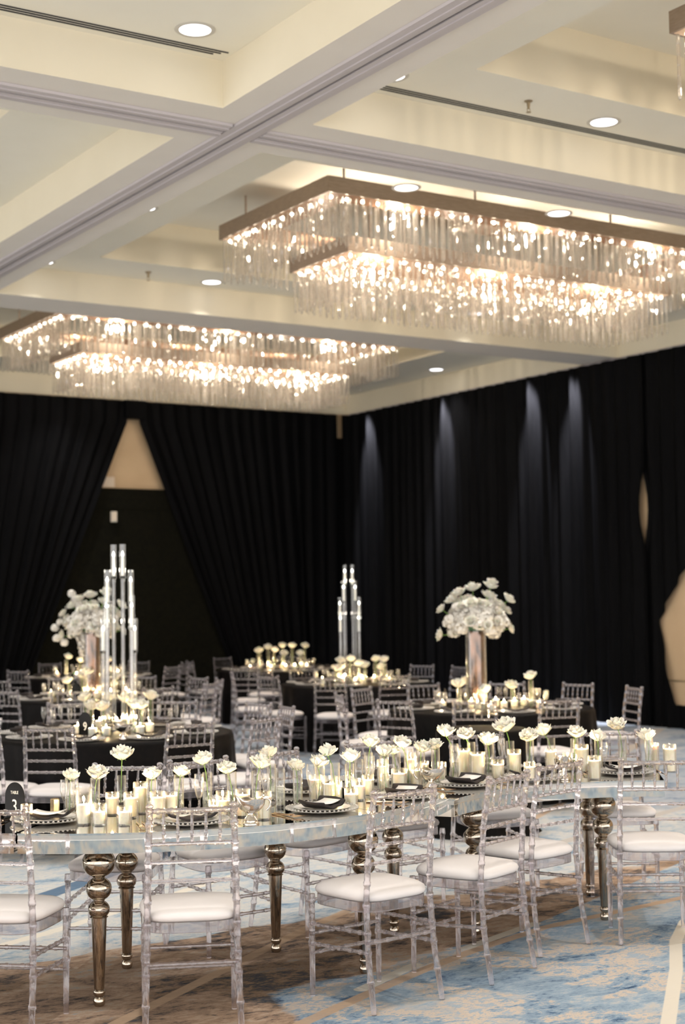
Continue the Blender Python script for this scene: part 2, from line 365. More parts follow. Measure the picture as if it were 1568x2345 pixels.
# folding wall tracks along two beams
def track(ax, cpos, lo, hi, name):
    t = tag(MB().box(*( (cpos-.012, lo, Z0-.006, cpos+.012, hi, Z0+.002) if ax == 'y' else (lo, cpos-.012, Z0-.006, hi, cpos+.012, Z0+.002))).build(name, M['dark'], smooth=False), kind='structure')
    for sgn in (-1, 1):
        a, b_ = sorted((cpos+sgn*.012, cpos+sgn*.13)); q = MB()
        q.box(a, lo, Z0-.022, b_, hi, Z0-.001) if ax == 'y' else q.box(lo, a, Z0-.022, hi, b_, Z0-.001)
        a, b_ = sorted((cpos+sgn*.05, cpos+sgn*.075))
        q.box(a, lo, Z0-.030, b_, hi, Z0-.022) if ax == 'y' else q.box(lo, a, Z0-.030, hi, b_, Z0-.022)
        q.build('track_rail', M['track'], t, smooth=False)
    return t
track('y', 5.17, -5, 22.6, 'trim_1')
track('x', 9.32, -8, 5.03, 'trim_2')
track('x', 9.32, 5.31, 14.60, 'trim_4')
for x0, x1, y, k in ((-3.2, 4.77, 8.80, 0), (5.93, 13.9, 8.80, 1)):
    q = MB()
    for j in range(3): q.box(x0+.04*j, y-.035+.035*j, Z1-.006, x1-.04*j, y-.025+.035*j, Z1+.001)
    tag(q.build('slot_diffuser', M['dark'], smooth=False), ['three narrow black air slots in the ceiling of the upper left bay', 'three narrow black air slots in the ceiling of the upper right bay'][k], 'air vent', 'ceiling slot diffusers')
# recessed downlights
def make_downlight():
    r = thing('recessed_downlight', 'd', 'ceiling light')
    MB().lathe([(.105, 0), (.105, -.006), (.125, -.008), (.135, -.002), (.135, 0)], 28, cap=False).build('trim_ring', M['trimring'], r)
    MB().lathe([(.104, -.004), (.05, -.001), (.0001, .0)], 28, cap=False).build('lens', M['lens'], r)
    l = bpy.data.lights.new('downlight_beam', 'SPOT'); l.energy = P_DOWN; l.color = COL_DOWN; l.spot_size = math.radians(96); l.spot_blend = 1.0; l.shadow_soft_size = .09
    o = link('downlight_lamp', l, r); o.location = (0, 0, -.02)
    return r
DL = Proto(make_downlight())
vis = {(4.39, 8.52): 'round white ceiling downlight nearest the camera, in the upper left bay', (5.97, 8.58): 'half hidden downlight beside the dividing beam, upper right bay',
       (8.0, 8.58): 'round white downlight near the sprinkler in the upper right bay', (5.97, 12.66): 'small downlight left of the larger chandelier, beside the beam',
       (5.97, 15.2): 'small downlight at the far left corner of the middle bay', (8.03, 15.22): 'downlight behind the hanging rods at the left end of the larger chandelier',
       (7.72, 10.87): 'downlight just above the long bronze side of the larger chandelier', (9.52, 10.87): 'tiny glimpse of a downlight above the middle of the larger chandelier',
       (14.2, 19.25): 'downlight right of the farther chandelier near the drapes'}
spots = list(vis) + [(11.9, 15.22), (11.6, 10.87), (2.4, 8.52), (2.4, 11.0), (2.4, 15.2), (9.0, 17.4), (5.97, 17.4), (5.97, 5.0), (9.0, 3.8), (12.5, 8.58), (2.4, 5.0), (2, 19.2), (5.97, 1.2), (2.0, 1.2), (12.5, 12.6), (9.0, 21.7)]
for p in spots:
    o = DL.put((p[0], p[1], Z1), 0, vis.get(p, 'round white recessed downlight in a bay outside the picture'), 'recessed downlights')
for y_ in (21.7, 19.5, 17.3, 16.36):      # narrow wall washers that rake down the right-hand drapes
    o = thing('wall_washer', 'small spotlight in the ceiling edge raking down the right-hand drapes, at '+{21.7: 'the far corner', 19.5: 'the second streak', 17.3: 'the third streak', 16.36: 'the nearest streak'}[y_], 'spotlight', (14.36, y_, Z1), 0, 'spotlights along the right-hand drapes')
    MB().lathe([(.03, 0), (.03, -.03), (.036, -.03), (.036, 0)], 14, cap=False).build('housing', M['trimring'], o)
    l = bpy.data.lights.new('washer_beam', 'SPOT'); l.energy = P_WASH; l.color = (.93, .93, 1.0); l.spot_size = math.radians(30); l.spot_blend = .9; l.shadow_soft_size = .03
    q = link('washer_lamp', l, o); q.location = (0, 0, -.02); q.rotation_euler = (0, math.radians(-7), 0)
def make_sprinkler():
    r = thing('sprinkler_head', 'x', 'sprinkler')
    MB().lathe([(.045, 0), (.045, -.006), (.02, -.02), (.014, -.07), (.014, -.085)], 14).build('escutcheon', M['brown_metal'], r)
    q = MB().tube([(-.014, 0, -.08), (-.022, 0, -.10), (0, 0, -.118)], .004, 6).tube([(.014, 0, -.08), (.022, 0, -.10), (0, 0, -.118)], .004, 6).lathe([(.026, -.118), (.026, -.122)], 12)
    q.build('deflector', M['brown_metal'], r); return r
SP = Proto(make_sprinkler())
SP.put((7.17, 8.5, Z1), 0, 'small brass fire sprinkler beside the downlight in the upper right bay', None, .72); SP.put((7.17, 15.1, Z1), 0, 'small fire sprinkler left of the larger chandelier', None, .8)
# ------------------------------------------------------------------ black drapes
def drape(name, label, cols, axis, off, zlo, zhi, seed, amp=.035, side_fn=None, group='black drapes around the room', nz=14):
    """pleated cloth: cols = positions along the wall; zlo/zhi functions of the position"""
    rr = random.Random(seed); ph = rr.random()*6; v = []; n = len(cols)
    rows = nz+1
    for j in range(rows):
        for t in cols:
            a, b_ = zlo(t), zhi(t); z = a+(b_-a)*j/nz
            w = amp*(math.sin(t*26+ph+.6*math.sin(t*3.1+ph)) + .55*math.sin(t*11.3+ph*2)+.35*math.sin(t*47+ph))
            w *= .75+.5*(1-z/5.1)
            tt = t + (side_fn(t, z) if side_fn else 0)
            v.append((tt, off+w, z) if axis == 'x' else (off+w, tt, z))
    f = [(j*n+i, j*n+i+1, (j+1)*n+i+1, (j+1)*n+i) for j in range(nz) for i in range(n-1)]
    return tag(MB().add(v, f).build(name, M['drape'], ang=180), label, 'drape', group)
def cols(a, b_, d=.035):
    n = max(2, int(abs(b_-a)/d)); return [a+(b_-a)*i/n for i in range(n+1)]
TOP = 5.09
# back wall: two panels swept apart like a tent from an apex, over a lower black board
AX, AZ = 10.35, 4.80
def swept(t0, sgn):
    # panel whose inner edge runs from the apex down and outward
    def fn(t, z):
        k = max(0., min(1., 1-abs(t-(AX+sgn*.1))/5.0)); k = k**2.2
        return sgn*k*max(0., (AZ-z))*(.41 if z > 3.6 else .41)
    return fn
drape('drape', 'black floor length drape left of the tent-like gap on the back wall', cols(4.2, AX-.09, .03), 'x', 22.42, lambda t: 0.0, lambda t: TOP, 1, side_fn=swept(AX, -1), amp=.024)
drape('drape', 'black floor length drape right of the tent-like gap on the back wall', cols(AX+.10, 14.33, .03), 'x', 22.42, lambda t: 0.0, lambda t: TOP, 2, side_fn=lambda t, z: (swept(AX, 1)(t, z) if t < 13.5 else 0), amp=.024)
drape('drape', 'plain black drape filling the left end of the back wall', cols(-8, 4.3, .05), 'x', 22.47, lambda t: 0.0, lambda t: TOP, 3, amp=.024)
q = MB().box(AX-.17, 22.3, 4.79, AX+.19, 22.44, TOP); tag(q.build('drape_gather', M['drape'], smooth=False), 'black gathered cloth above the lit triangle of wall', 'drape')
bd = tag(MB().box(8.0, 22.52, 0, 12.9, 22.58, 3.33).build('partition_board', M['black_board'], smooth=False), 'black board standing behind the parted drapes on the back wall', 'board')
MB().box(8.0, 22.50, 3.32, 12.9, 22.58, 3.655).build('header', M['black_board'], bd, smooth=False)
t = thing('wall_bracket', 'pale box outlined low in the lit triangle of wall', 'wall box', (9.97, 22.6, 3.655))
MB().box(-.14, -.05, 0, .14, 0, .02).box(-.14, -.05, .19, .14, 0, .21).box(-.14, -.05, .02, -.12, 0, .19).box(.12, -.05, .02, .14, 0, .19).build('surround', M['wall'], t, smooth=False)
MB().box(-.12, -.03, .02, .12, 0, .19).build('face', M['pale'], t, smooth=False)
t = thing('door_closer', 'small pale fitting on the black board below the lit triangle', 'wall fitting', (10.03, 22.5, 3.10))
MB().box(-.045, -.05, .0, .045, 0, .17).build('housing', M['pale'], t, smooth=False); MB().box(-.03, -.065, .0, .03, -.05, .03).build('lens', M['trimring'], t, smooth=False)
drape('drape', 'narrow black drape turning the far corner of the room', cols(14.43, 14.62, .03), 'x', 22.42, lambda t: 0.0, lambda t: TOP, 4, amp=.02)
drape('drape', 'black drape closing the lower corner under the slit of light', cols(14.2, 14.5, .03), 'x', 22.50, lambda t: 0.0, lambda t: 4.68, 5, amp=.01)
# right wall
def lens_gap(t, z):   # pulls the near edge away so that a slim pale slit opens
    if t > 15.3: return 0
    k = max(0., 1-(t-14.96)/.34)
    return .11*k*max(0., 1-((z-2.97)/.52)**2) if abs(z-2.97) < .52 else 0
drape('drape', 'long black drape along the right wall with light raking down its folds', cols(14.96, 22.45, .022), 'y', 14.55, lambda t: 0.0, lambda t: TOP, 6, amp=.03, side_fn=lens_gap, nz=26)
def low(t): return 0.0 if t > 14.80 else 1.44+(14.79-t)*1.35
drape('drape', 'black drape at the right edge lifted above a bare patch of tan wall', cols(12.6, 15.03, .02), 'y', 14.56, low, lambda t: TOP, 7, amp=.022, nz=26, side_fn=lambda t, z: -.09*max(0., (t-14.8)/.23)*max(0., 1-((z-2.97)/.52)**2) if t > 14.8 and abs(z-2.97) < .52 else 0)
def lowtop(t): return .31 if t < 14.53 else .31+(t-14.53)*4.3
drape('drape', 'low black cloth beneath the bare patch of wall at the right edge', cols(12.6, 14.80, .02), 'y', 14.56, lambda t: 0.0, lowtop, 8, amp=.02)
q = MB().tube([(14.60, 12.5, 5.105), (14.60, 22.45, 5.105)], .012, 8); tag(q.build('drape_pole', M['track']), 'grey pole carrying the drapes along the right wall', 'curtain pole')
q = MB().box(14.622, 13.2, .62, 14.632, 14.9, .635); tag(q.build('trim_3', M['brown_metal'], smooth=False), kind='structure')

# ------------------------------------------------------------------ chandeliers
def frame_ring(q, x0, x1, y0, y1, z0, z1, w):
    q.box(x0, y0, z0, x1, y0+w, z1).box(x0, y1-w, z0, x1, y1, z1).box(x0, y0+w, z0, x0+w, y1-w, z1).box(x1-w, y0+w, z0, x1, y1-w, z1)
def ring_pts(x0, x1, y0, y1, d):
    out = []
    nx = round((x1-x0)/d); ny = round((y1-y0)/d)
    for i in range(nx+1): x = x0+(x1-x0)*i/nx; out += [(x, y0), (x, y1)]
    for j in range(1, ny): y = y0+(y1-y0)*j/ny; out += [(x0, y), (x1, y)]
    return out
def rod_shape(q, x, y, zt, L, a):
    # crystal rod: three-sided faceted bar, banded, with a pointed foot and a small metal hook
    segs = 6; pr = []
    for i in range(segs+1):
        z = zt-.03-(L-.05)*i/segs; pr.append((.0125, z))
        if i < segs: pr.append((.0125, z-(L-.05)/segs*.86)); pr.append((.0098, z-(L-.05)/segs*.93))
    pr.append((.001, zt-L)); pr.reverse()
    n = len(q.v); q.lathe(pr, 4, 0, 0)
    ca, sa = math.cos(a), math.sin(a)
    for i in range(n, len(q.v)):
        X, Y, Z = q.v[i]; q.v[i] = (x+X*ca-Y*sa, y+X*sa+Y*ca, Z)
def chandelier(cx, cy, label, detail=True):
    r = thing('chandelier', label, 'chandelier', (cx, cy, 5.45), 0, 'rectangular crystal chandeliers')
    hx, hy, gx, gy = 2.665, 1.05, 2.13, .545; lowz = -.38
    q = MB(); frame_ring(q, -hx, hx, -hy, hy, 0, .15, .02); q.build('upper_frame', M['bronze'], r, smooth=False)
    q = MB(); frame_ring(q, -hx+.021, hx-.021, -hy+.021, hy-.021, .06, .075, .42); q.build('upper_plate', M['plate_in'], r, smooth=False)
    q = MB(); frame_ring(q, -gx, gx, -gy, gy, lowz, lowz+.15, .02); q.build('lower_frame', M['bronze'], r, smooth=False)
    q = MB().box(-gx+.02, -gy+.02, lowz+.10, gx-.02, gy-.02, lowz+.115); q.build('lower_plate', M['plate_in'], r, smooth=False)
    for x in (-hx+.25, -hx/3, hx/3, hx-.25):
        for y in (-hy+.12, hy-.12): MB().tube([(x, y, .12), (x, y, Z2-5.45)], .012, 6).build('hanger', M['bronze'], r)
    MB().box(-.35, -.18, .20, .35, .18, .30).tube([(-.2, 0, .3), (-.2, 0, Z2-5.45)], .02, 8).tube([(.2, 0, .3), (.2, 0, Z2-5.45)], .02, 8).build('junction_box', M['bronze'], r, smooth=False)
    rods = []
    for d, s_ in ((.04, .075), (.13, .085), (.22, .11)): rods += [(x, y, 0.0, .47+.01*math.sin(x*9)) for x, y in ring_pts(-hx+d, hx-d, -hy+d, hy-d, s_)]
    for d, s_ in ((.04, .075), (.12, .08), (.22, .11), (.36, .14)): rods += [(x, y, lowz, .45+.01*math.sin(x*7)) for x, y in ring_pts(-gx+d, gx-d, -gy+d, gy-d, s_)]
    # the hundred nearest the camera one by one, the others as one part
    rods.sort(key=lambda p: math.hypot(p[0]+cx, p[1]+cy))
    pq = MB(); rod_shape(pq, 0, 0, 0, .45, .4); rm = pq.mesh('crystal_rod', M['crystal'], smooth=False)
    rest = MB(); rr = random.Random(int(cx*10+cy))
    for i, (x, y, z, L) in enumerate(rods):
        if i < 100:
            o = link('crystal_rod', rm, r, (x, y, z+.02), rr.random()*1.5); o.scale = (1, 1, L/.45)
        else: rod_shape(rest, x, y, z+.02, L, rr.random()*1.5)
    tag(rest.build('crystal_rod_fill', M['crystal'], r, smooth=False), kind='stuff')
    bulbs = [(x, y, -.02) for x, y in ring_pts(-hx+.085, hx-.085, -hy+.085, hy-.085, .17)] + [(x, y, lowz-.02) for x, y in ring_pts(-gx+.08, gx-.08, -gy+.08, gy-.08, .16)]
    bulbs += [(x, y, lowz-.02) for x, y in ring_pts(-gx+.3, gx-.3, -gy+.3, gy-.3, .2)]
    bulbs.sort(key=lambda p: math.hypot(p[0]+cx, p[1]+cy))
    bm = MB().ball((0, 0, 0), .016, 8, 5).mesh('bulb', M['bulb']); rest = MB()
    for i, p in enumerate(bulbs):
        if i < 100: link('bulb', bm, r, p)
        else: rest.ball(p, .016, 8, 5)
    tag(rest.build('bulb_fill', M['bulb'], r), kind='stuff')
    for x, y, z in [(sx*hx*.62, sy*hy*.62, -.05) for sx in (-1, 0, 1) for sy in (-1, 1)] + [(sx*gx*.7, 0, lowz-.07) for sx in (-1, 0, 1)]:
        l = bpy.data.lights.new('chandelier_lamp', 'POINT'); l.energy = P_BULB; l.color = COL_WARM; l.shadow_soft_size = .03
        o = link('chandelier_lamp', l, r); o.location = (x, y, z)
    return r
chandelier(9.835, 12.37, 'larger-looking two-tier crystal rod chandelier with bronze frame, right of centre')
chandelier(9.835, 18.85, 'farther two-tier crystal rod chandelier with bronze frame, at the left')
chandelier(9.785, 5.94, 'chandelier of which only a bronze corner and one rod show at the top right')

# ------------------------------------------------------------------ clear chiavari chair
def bamboo(q, a, b_, r, rings, seg=8, bump=1.32):
    a, b_ = Vector(a), Vector(b_); ts = [0]; rs = [r]
    for t in rings:
        for dt, k in ((-.018, 1), (-.010, bump), (0, bump*.96), (.010, bump), (.018, 1)):
            w = dt*.45/max((b_-a).length, .1); ts.append(t+w); rs.append(r*k)
    ts.append(1); rs.append(r)
    q.tube([a+(b_-a)*t for t in ts], rs, seg)
def make_chair():
    r = thing('chiavari_chair', 'clear chiavari chair', 'chair')
    A = M['acrylic']
    def post(sx):
        keys = [(0, (.190, -.235)), (.22, (.184, -.195)), (.45, (.178, -.178)), (.70, (.173, -.196)), (.90, (.167, -.228))]
        def at(z):
            for (z0, p0), (z1, p1) in zip(keys, keys[1:]):
                if z <= z1: k = (z-z0)/(z1-z0); return Vector((sx*(p0[0]+(p1[0]-p0[0])*k), p0[1]+(p1[1]-p0[1])*k, z))
        zs = [(0, .0105), (.02, .0120)]
        for zr in (.13, .245, .325, .44, .53, .61, .686, .76, .84): zs += [(zr-.012, .0135), (zr-.007, .0165), (zr+.007, .0165), (zr+.012, .0135)]
        zs += [(.885, .0135), (.892, .017), (.90, .017)]
        q = MB().tube([at(z) for z, _ in zs], [k for _, k in zs], 10)
        t = at(.90); q.ball((t.x, t.y, .912), .0165, 10, 6, .7)
        return q
    for sx in (-1, 1): post(sx).build('back_post', A, r)
    def rail(y, z, h, rad, name, rings):
        q = MB(); bamboo(q, (-h, y, z), (h, y, z), rad, rings); q.build(name, A, r)
    rail(-.226, .893, .160, .0105, 'top_rail', (.08, .25, .42, .58, .75, .92))
    for z, y in ((.760, -.206), (.686, -.194), (.610, -.188)): rail(y, z, .166, .0078, 'back_rail', (.1, .22, .41, .59, .78, .9))
    q = MB(); bamboo(q, (0, -.207, .762), (0, -.227, .888), .0058, (.3, .62), 6, 1.4); sm = q.mesh('spindle', A)
    for i in range(5): link('spindle', sm, r, (-.112+.056*i, 0, 0))
    q = MB(); zs = [(0, .0115), (.25, .0135)]
    q.tube([(0, 0, 0), (0, 0, .21), (0, 0, .215), (0, 0, .235), (0, 0, .24), (0, 0, .30), (0, 0, .305), (0, 0, .325), (0, 0, .33), (0, 0, .40), (0, 0, .405), (0, 0, .415), (0, 0, .44)],
           [.0115, .0135, .0165, .0165, .0135, .0135, .0165, .0165, .0135, .0135, .017, .017, .0145], 10); lm = q.mesh('front_leg', A)
    for sx in (-1, 1): link('front_leg', lm, r, (sx*.188, .188, 0))
    for sx in (-1, 1):
        for z0, z1 in ((.325, .31), (.245, .225)):
            q = MB(); bamboo(q, (sx*.184, -.186, z0), (sx*.188, .188, z1), .0085, (.12, .3, .5, .7, .88)); q.build('side_stretcher', A, r)
    for z in (.27, .185): q = MB(); bamboo(q, (-.188, .188, z), (.188, .188, z), .0082, (.12, .3, .5, .7, .88)); q.build('front_stretcher', A, r)
    q = MB(); bamboo(q, (-.182, -.19, .285), (.182, -.19, .285), .0085, (.12, .3, .5, .7, .88)); q.build('rear_stretcher', A, r)
    # seat frame: a clear hoop; cushion: domed rounded trapezoid
    def outline(k, n=40, grow=0.):
        out = []
        for i in range(n):
            a = 2*PI*i/n; ca, sa = math.cos(a), math.sin(a); e = .5
            x = math.copysign(abs(ca)**e, ca); y = math.copysign(abs(sa)**e, sa)
            w = .198+.012*y+grow; out.append((x*w*k, y*(.195+grow)*k))
        return out
    v = []; n = 40
    for k, z in ((1.0, .405), (1.0, .447), (.90, .447), (.90, .405)): v += [(x, y, z) for x, y in outline(k)]
    f = [(j*n+i, j*n+(i+1) % n, ((j+1) % 4)*n+(i+1) % n, ((j+1) % 4)*n+i) for j in range(4) for i in range(n)]
    MB().add(v, f).build('seat_frame', A, r)
    v = []; prof = [(.93, .446), (1.0, .456), (1.02, .468), (.99, .482), (.90, .494), (.70, .503), (.4, .508), (.02, .510)]
    for k, z in prof: v += [(x, y, z) for x, y in outline(k, n, .004)]
    f = [(j*n+i, j*n+(i+1) % n, (j+1)*n+(i+1) % n, (j+1)*n+i) for j in range(len(prof)-1) for i in range(n)] + [tuple(reversed(range(n))), tuple((len(prof)-1)*n+i for i in range(n))]
    MB().add(v, f).build('seat_cushion', M['cushion'], r, ang=80)
    return r
CH = Proto(make_chair())
def chair_at(bx, by, fx, fy, label, group):
    """back rail centre (bx, by) at the top, facing (fx, fy)"""
    l = math.hypot(fx, fy); fx /= l; fy /= l
    return CH.put((bx+fx*.228, by+fy*.228, 0), math.atan2(fy, fx)-PI/2, label, group)

# ------------------------------------------------------------------ serpentine mirror table
C1, R1O, R1I = (3.43, 7.32), 1.66, .70
C2, R2I, R2O = (4.985, 4.93), 1.10, 2.06
TZ = .76
def arc_table(c, r0, r1, a0, a1, label, legs, n=36):
    r = thing('serpentine_table', label, 'table', (0, 0, 0), 0, 'mirror topped serpentine table units')
    def ring(q, ra, rb, z0, z1, d=0.):
        v = []
        for i in range(n+1):
            a = a0+(a1-a0)*i/n; ca, sa = math.cos(a), math.sin(a)
            for rr_, z in ((ra, z0), (rb, z0), (rb, z1), (ra, z1)): v.append((c[0]+rr_*ca, c[1]+rr_*sa, z))
        f = [(4*i+k, 4*i+(k+1) % 4, 4*i+4+(k+1) % 4, 4*i+4+k) for i in range(n) for k in range(4)] + [(3, 2, 1, 0), (4*n, 4*n+1, 4*n+2, 4*n+3)]
        q.add(v, f)
    q = MB(); ring(q, r0, r1, TZ-.008, TZ); q.build('mirror_top', M['mirror'], r, ang=30)
    q = MB(); ring(q, r0+.006, r1-.006, TZ-.028, TZ-.008); q.build('bevel_band', M['bevel'], r, ang=30)
    q = MB(); ring(q, r1-.022, r1-.004, TZ-.085, TZ-.028); ring(q, r0+.004, r0+.022, TZ-.085, TZ-.028); q.build('apron', M['mirror'], r, ang=30)
    for a in (a0, a1):
        ca, sa = math.cos(a), math.sin(a); px, py = -sa*.008*(1 if a1 > a0 else -1), ca*.008
        k_ = 1 if (a == a0) == (a1 > a0) else -1; th = .016/r1*k_; qa = []
        for rr_, aa in ((r0+.006, a), (r1-.006, a), (r1-.006, a+th), (r0+.006, a+th)): qa.append((c[0]+rr_*math.cos(aa), c[1]+rr_*math.sin(aa)))
        MB().add([(*p_, z_) for z_ in (TZ-.085, TZ-.028) for p_ in qa], [(0, 3, 2, 1), (4, 5, 6, 7), (0, 1, 5, 4), (1, 2, 6, 5), (2, 3, 7, 6), (3, 0, 4, 7)]).build('end_board', M['mirror'], r, smooth=False)
    lp = [(.020, 0), (.025, .008), (.026, .02), (.022, .034), (.0175, .040), (.022, .046), (.0265, .056), (.024, .066), (.0195, .070), (.022, .074), (.0335, .374), (.040, .376)]
    def bal(z, rr_, sq, s0, s1): return [(rr_*math.cos(t), z+rr_*sq*math.sin(t)) for t in [s0+(s1-s0)*i/9 for i in range(10)]]
    lp += bal(.408, .047, .85, -.8, 1.05) + [(.026, .449)] + bal(.496, .056, .92, -1.1, 1.1) + [(.028, .548)] + bal(.607, .0725, .88, -1.15, 1.12) + [(.036, .671), (.042, .676)]
    lm = MB().lathe(lp, 28).mesh('turned_leg', M['gold'], ang=40)
    for x, y in legs: link('turned_leg', lm, r, (x, y, 0))
    return r
def ang(c, p): return math.atan2(p[1]-c[1], p[0]-c[0])
aS = ang(C1, (4.34, 5.93)); aL = ang(C1, (2.28, 6.13))
arc_table(C1, R1I, R1O, aL+.006, aS-.006, 'mirrored serpentine table unit at the left front bulging toward the camera', [(2.64, 6.09), (3.02, 6.64), (3.76, 6.51), (3.88, 5.90)])
bS = ang(C2, (4.36, 5.87)); bE = ang(C2, (5.68, 5.76))
arc_table(C2, R2I, R2O, bS-.006, bE, 'mirrored serpentine table unit at the right curving away from the camera', [(4.46, 6.50), (4.79, 6.24), (5.95, 6.66), (5.56, 6.11)])
C0 = (C1[0]+(R1O+R2I)*math.cos(aL), C1[1]+(R1O+R2I)*math.sin(aL))
arc_table(C0, R2I, R2O, ang(C0, C1)+.006, ang(C0, C1)+1.1, 'mirrored serpentine table unit mostly outside the left edge', [(1.9, 7.2), (2.28, 6.75)])

# ------------------------------------------------------------------ chairs at the mirror table
g = 'clear chairs on the near side of the mirrored table'
for bx, by, fx, fy, lab in ((2.06, 5.87, .66, .75, 'clear chiavari chair cut by the left edge, near side of the mirrored table'),
        (2.745, 5.41, .42, .91, 'clear chiavari chair seen squarely from behind, second from the left in the front row'),
        (3.70, 5.30, -.10, 1, 'clear chiavari chair in the middle foreground, its whole ivory seat in view'),
        (4.39, 5.45, -.34, .94, 'clear chiavari chair turned with twisted-looking rails, just right of the middle foreground chair'),
        (4.915, 5.70, -.20, .98, 'clear chiavari chair behind the right foreground chair, before the mirror table seam'),
        (5.37, 5.51, .58, .81, 'clear chiavari chair at the right edge before the mirror table end')):
    chair_at(bx, by, fx, fy, lab, g)
g = 'clear chairs on the far side of the mirrored table'
for bx, by, fx, fy, lab in ((3.20, 7.02, -.62, -.78, 'clear chair on the far side behind the leftmost candles, facing the camera'),
        (3.60, 7.02, .05, -1, 'clear chair on the far side behind the two roses above the left centre candles'),
        (4.13, 7.14, .25, -.97, 'clear chair on the far side behind the empty bud vase'),
        (4.86, 7.30, .05, -1, 'clear chair on the far side behind the densest candles'),
        (5.62, 7.28, -.25, -1, 'clear chair on the far side beside the small black-clothed table'),
        (P(1394, 1671, .92)[0], P(1394, 1671, .92)[1], -.55, -.85, 'clear chair on the far side behind the tallest right rose')):
    chair_at(bx, by, fx, fy, lab, g)

# ------------------------------------------------------------------ round tables
TABS = {'nine': (4.70, 10.6), 'right': (8.45, 10.72), 'mid': (9.98, 15.25), 'left': (6.42, 14.98), 'farleft': (8.3, 19.45), 'farmid': (11.3, 19.35)}
TN = {'nine': 'number nine round table', 'right': 'right-hand round table', 'mid': 'middle round table',
      'left': 'second left round table', 'farleft': 'farthest left round table', 'farmid': 'farthest middle round table'}
RT_ = .915
def tablecloth(cx, cy, R, H, label, seed, waves=22, puddle=.004):
    rr = random.Random(seed); n = 176; ph = rr.random()*6
    v = [(0, 0, H)]; rows = [(R*.5, H, 0), (R*.97, H, 0), (R, H-.006, 0), (R+.008, H-.03, .1), (R+.012, H-.15, .35), (R+.02, H*.5, .7), (R+.03, .06, 1), (R+.03+puddle, .006, 1.1)]
    for r0, z, k in rows:
        for i in range(n):
            a = 2*PI*i/n; w = math.sin(a*waves+ph+1.2*math.sin(a*3+ph))+.5*math.sin(a*waves*.47+ph*2); q = r0+k*.026*w
            v.append((q*math.cos(a), q*math.sin(a), z))
    f = [(0, 1+i, 1+(i+1) % n) for i in range(n)] + [(1+j*n+i, 1+(j+1)*n+i, 1+(j+1)*n+(i+1) % n, 1+j*n+(i+1) % n) for j in range(len(rows)-1) for i in range(n)]
    o = MB().add(v, f).build('tablecloth', M['cloth'], ang=180); o.location = (cx, cy, 0)
    return tag(o, label, 'tablecloth', 'black floor-length tablecloths')
for i, (k, (x, y)) in enumerate(TABS.items()): tablecloth(x, y, RT_, TZ, 'black floor-length cloth over the '+TN[k], 20+i)
x, y = P(1108, 1926, 0); l = math.hypot(x, y)
tablecloth(x*(l+.36)/l, y*(l+.36)/l, .34, .77, 'black cloth over the small side table behind the mirrored table, right of centre', 31, 9, .05)

# chairs around the round tables: column, row of the back rail, the table they face
rc = [(121, 1666, 'nine'), (424, 1657, 'nine'), (-30, 1664, 'nine'), (160, 1612, 'nine'), (402, 1607, 'nine'), (611, 1646, 'nine'), (587, 1612, 'nine'), (657, 1618, 'nine'),
      (445, 1553, 'left'), (463, 1566, 'left'), (325, 1550, 'left'), (357, 1575, 'left'), (160, 1556, 'left'), (158, 1584, 'left'), (8, 1583, 'left'), (24, 1561, 'left'),
      (40, 1537, 'farleft'), (128, 1521, 'farleft'), (318, 1516, 'farleft'), (358, 1527, 'farleft'), (401, 1520, 'farleft'), (478, 1515, 'farmid'),
      (546, 1508, 'farmid'), (531, 1542, 'mid'), (561, 1530, 'farmid'), (595, 1520, 'farmid'), (612, 1549, 'mid'), (660, 1504, 'farmid'), (494, 1557, 'left'),
      (690, 1528, 'mid'), (755, 1552, 'mid'), (775, 1592, 'right'), (829, 1577, 'right'), (904, 1547, 'mid'), (966, 1524, 'mid'), (875, 1506, 'farmid'), (1052, 1527, 'mid'),
      (901, 1606, 'right'), (1086, 1607, 'right'), (1281, 1603, 'right'), (976, 1569, 'right'), (1160, 1565, 'right'), (1318, 1567, 'right'), (1430, 1575, 'right')]
byt = {}
for u, v, k in rc: byt.setdefault(k, []).append((u, v))
for k, lst in byt.items():
    lst.sort(); tx, ty = TABS[k]
    for i, (u, v) in enumerate(lst):
        x, y = P(u, v, .905); dx, dy = tx-x, ty-y; d = math.hypot(dx, dy)
        fx, fy = dx/d, dy/d
        if d < RT_+.47: x, y = tx-fx*(RT_+.47), ty-fy*(RT_+.47)
        chair_at(x, y, fx, fy, 'clear chair, %s around the %s' % (ordinal(i, len(lst)), TN[k]), 'clear chairs around the '+TN[k])

# ------------------------------------------------------------------ tableware
def make_charger():
    r = thing('charger_plate', 'c', 'plate')
    n = 72
    q = MB().lathe([(.085, .002), (.095, .002), (.165, .014), (.168, .018), (.160, .017), (.095, .007), (.0001, .006)], n, rad=lambda a, R, z: R*(1+.018*math.cos(a*36)) if R > .15 else R)
    q.build('glass_rim', M['plateglass'], r); 
    q = MB()
    for i in range(48): a = 2*PI*i/48; q.ball((.163*math.cos(a), .163*math.sin(a), .019), .0058, 5, 4)
    q.build('beading', M['plateglass'], r)
    q = MB().lathe([(.06, .008), (.075, .009), (.128, .020), (.130, .022), (.075, .013), (.0001, .012)], 40); q.build('dinner_plate', M['china'], r)
    return r
M['plateglass'] = clear_mat('beaded_glass', (.97, .96, .94), glass=.35, ior=1.4, milk=.60, milkcol=(.92, .90, .87))
M['china'] = mat('white_china', (.78, .76, .74), .2)
CP = Proto(make_charger())
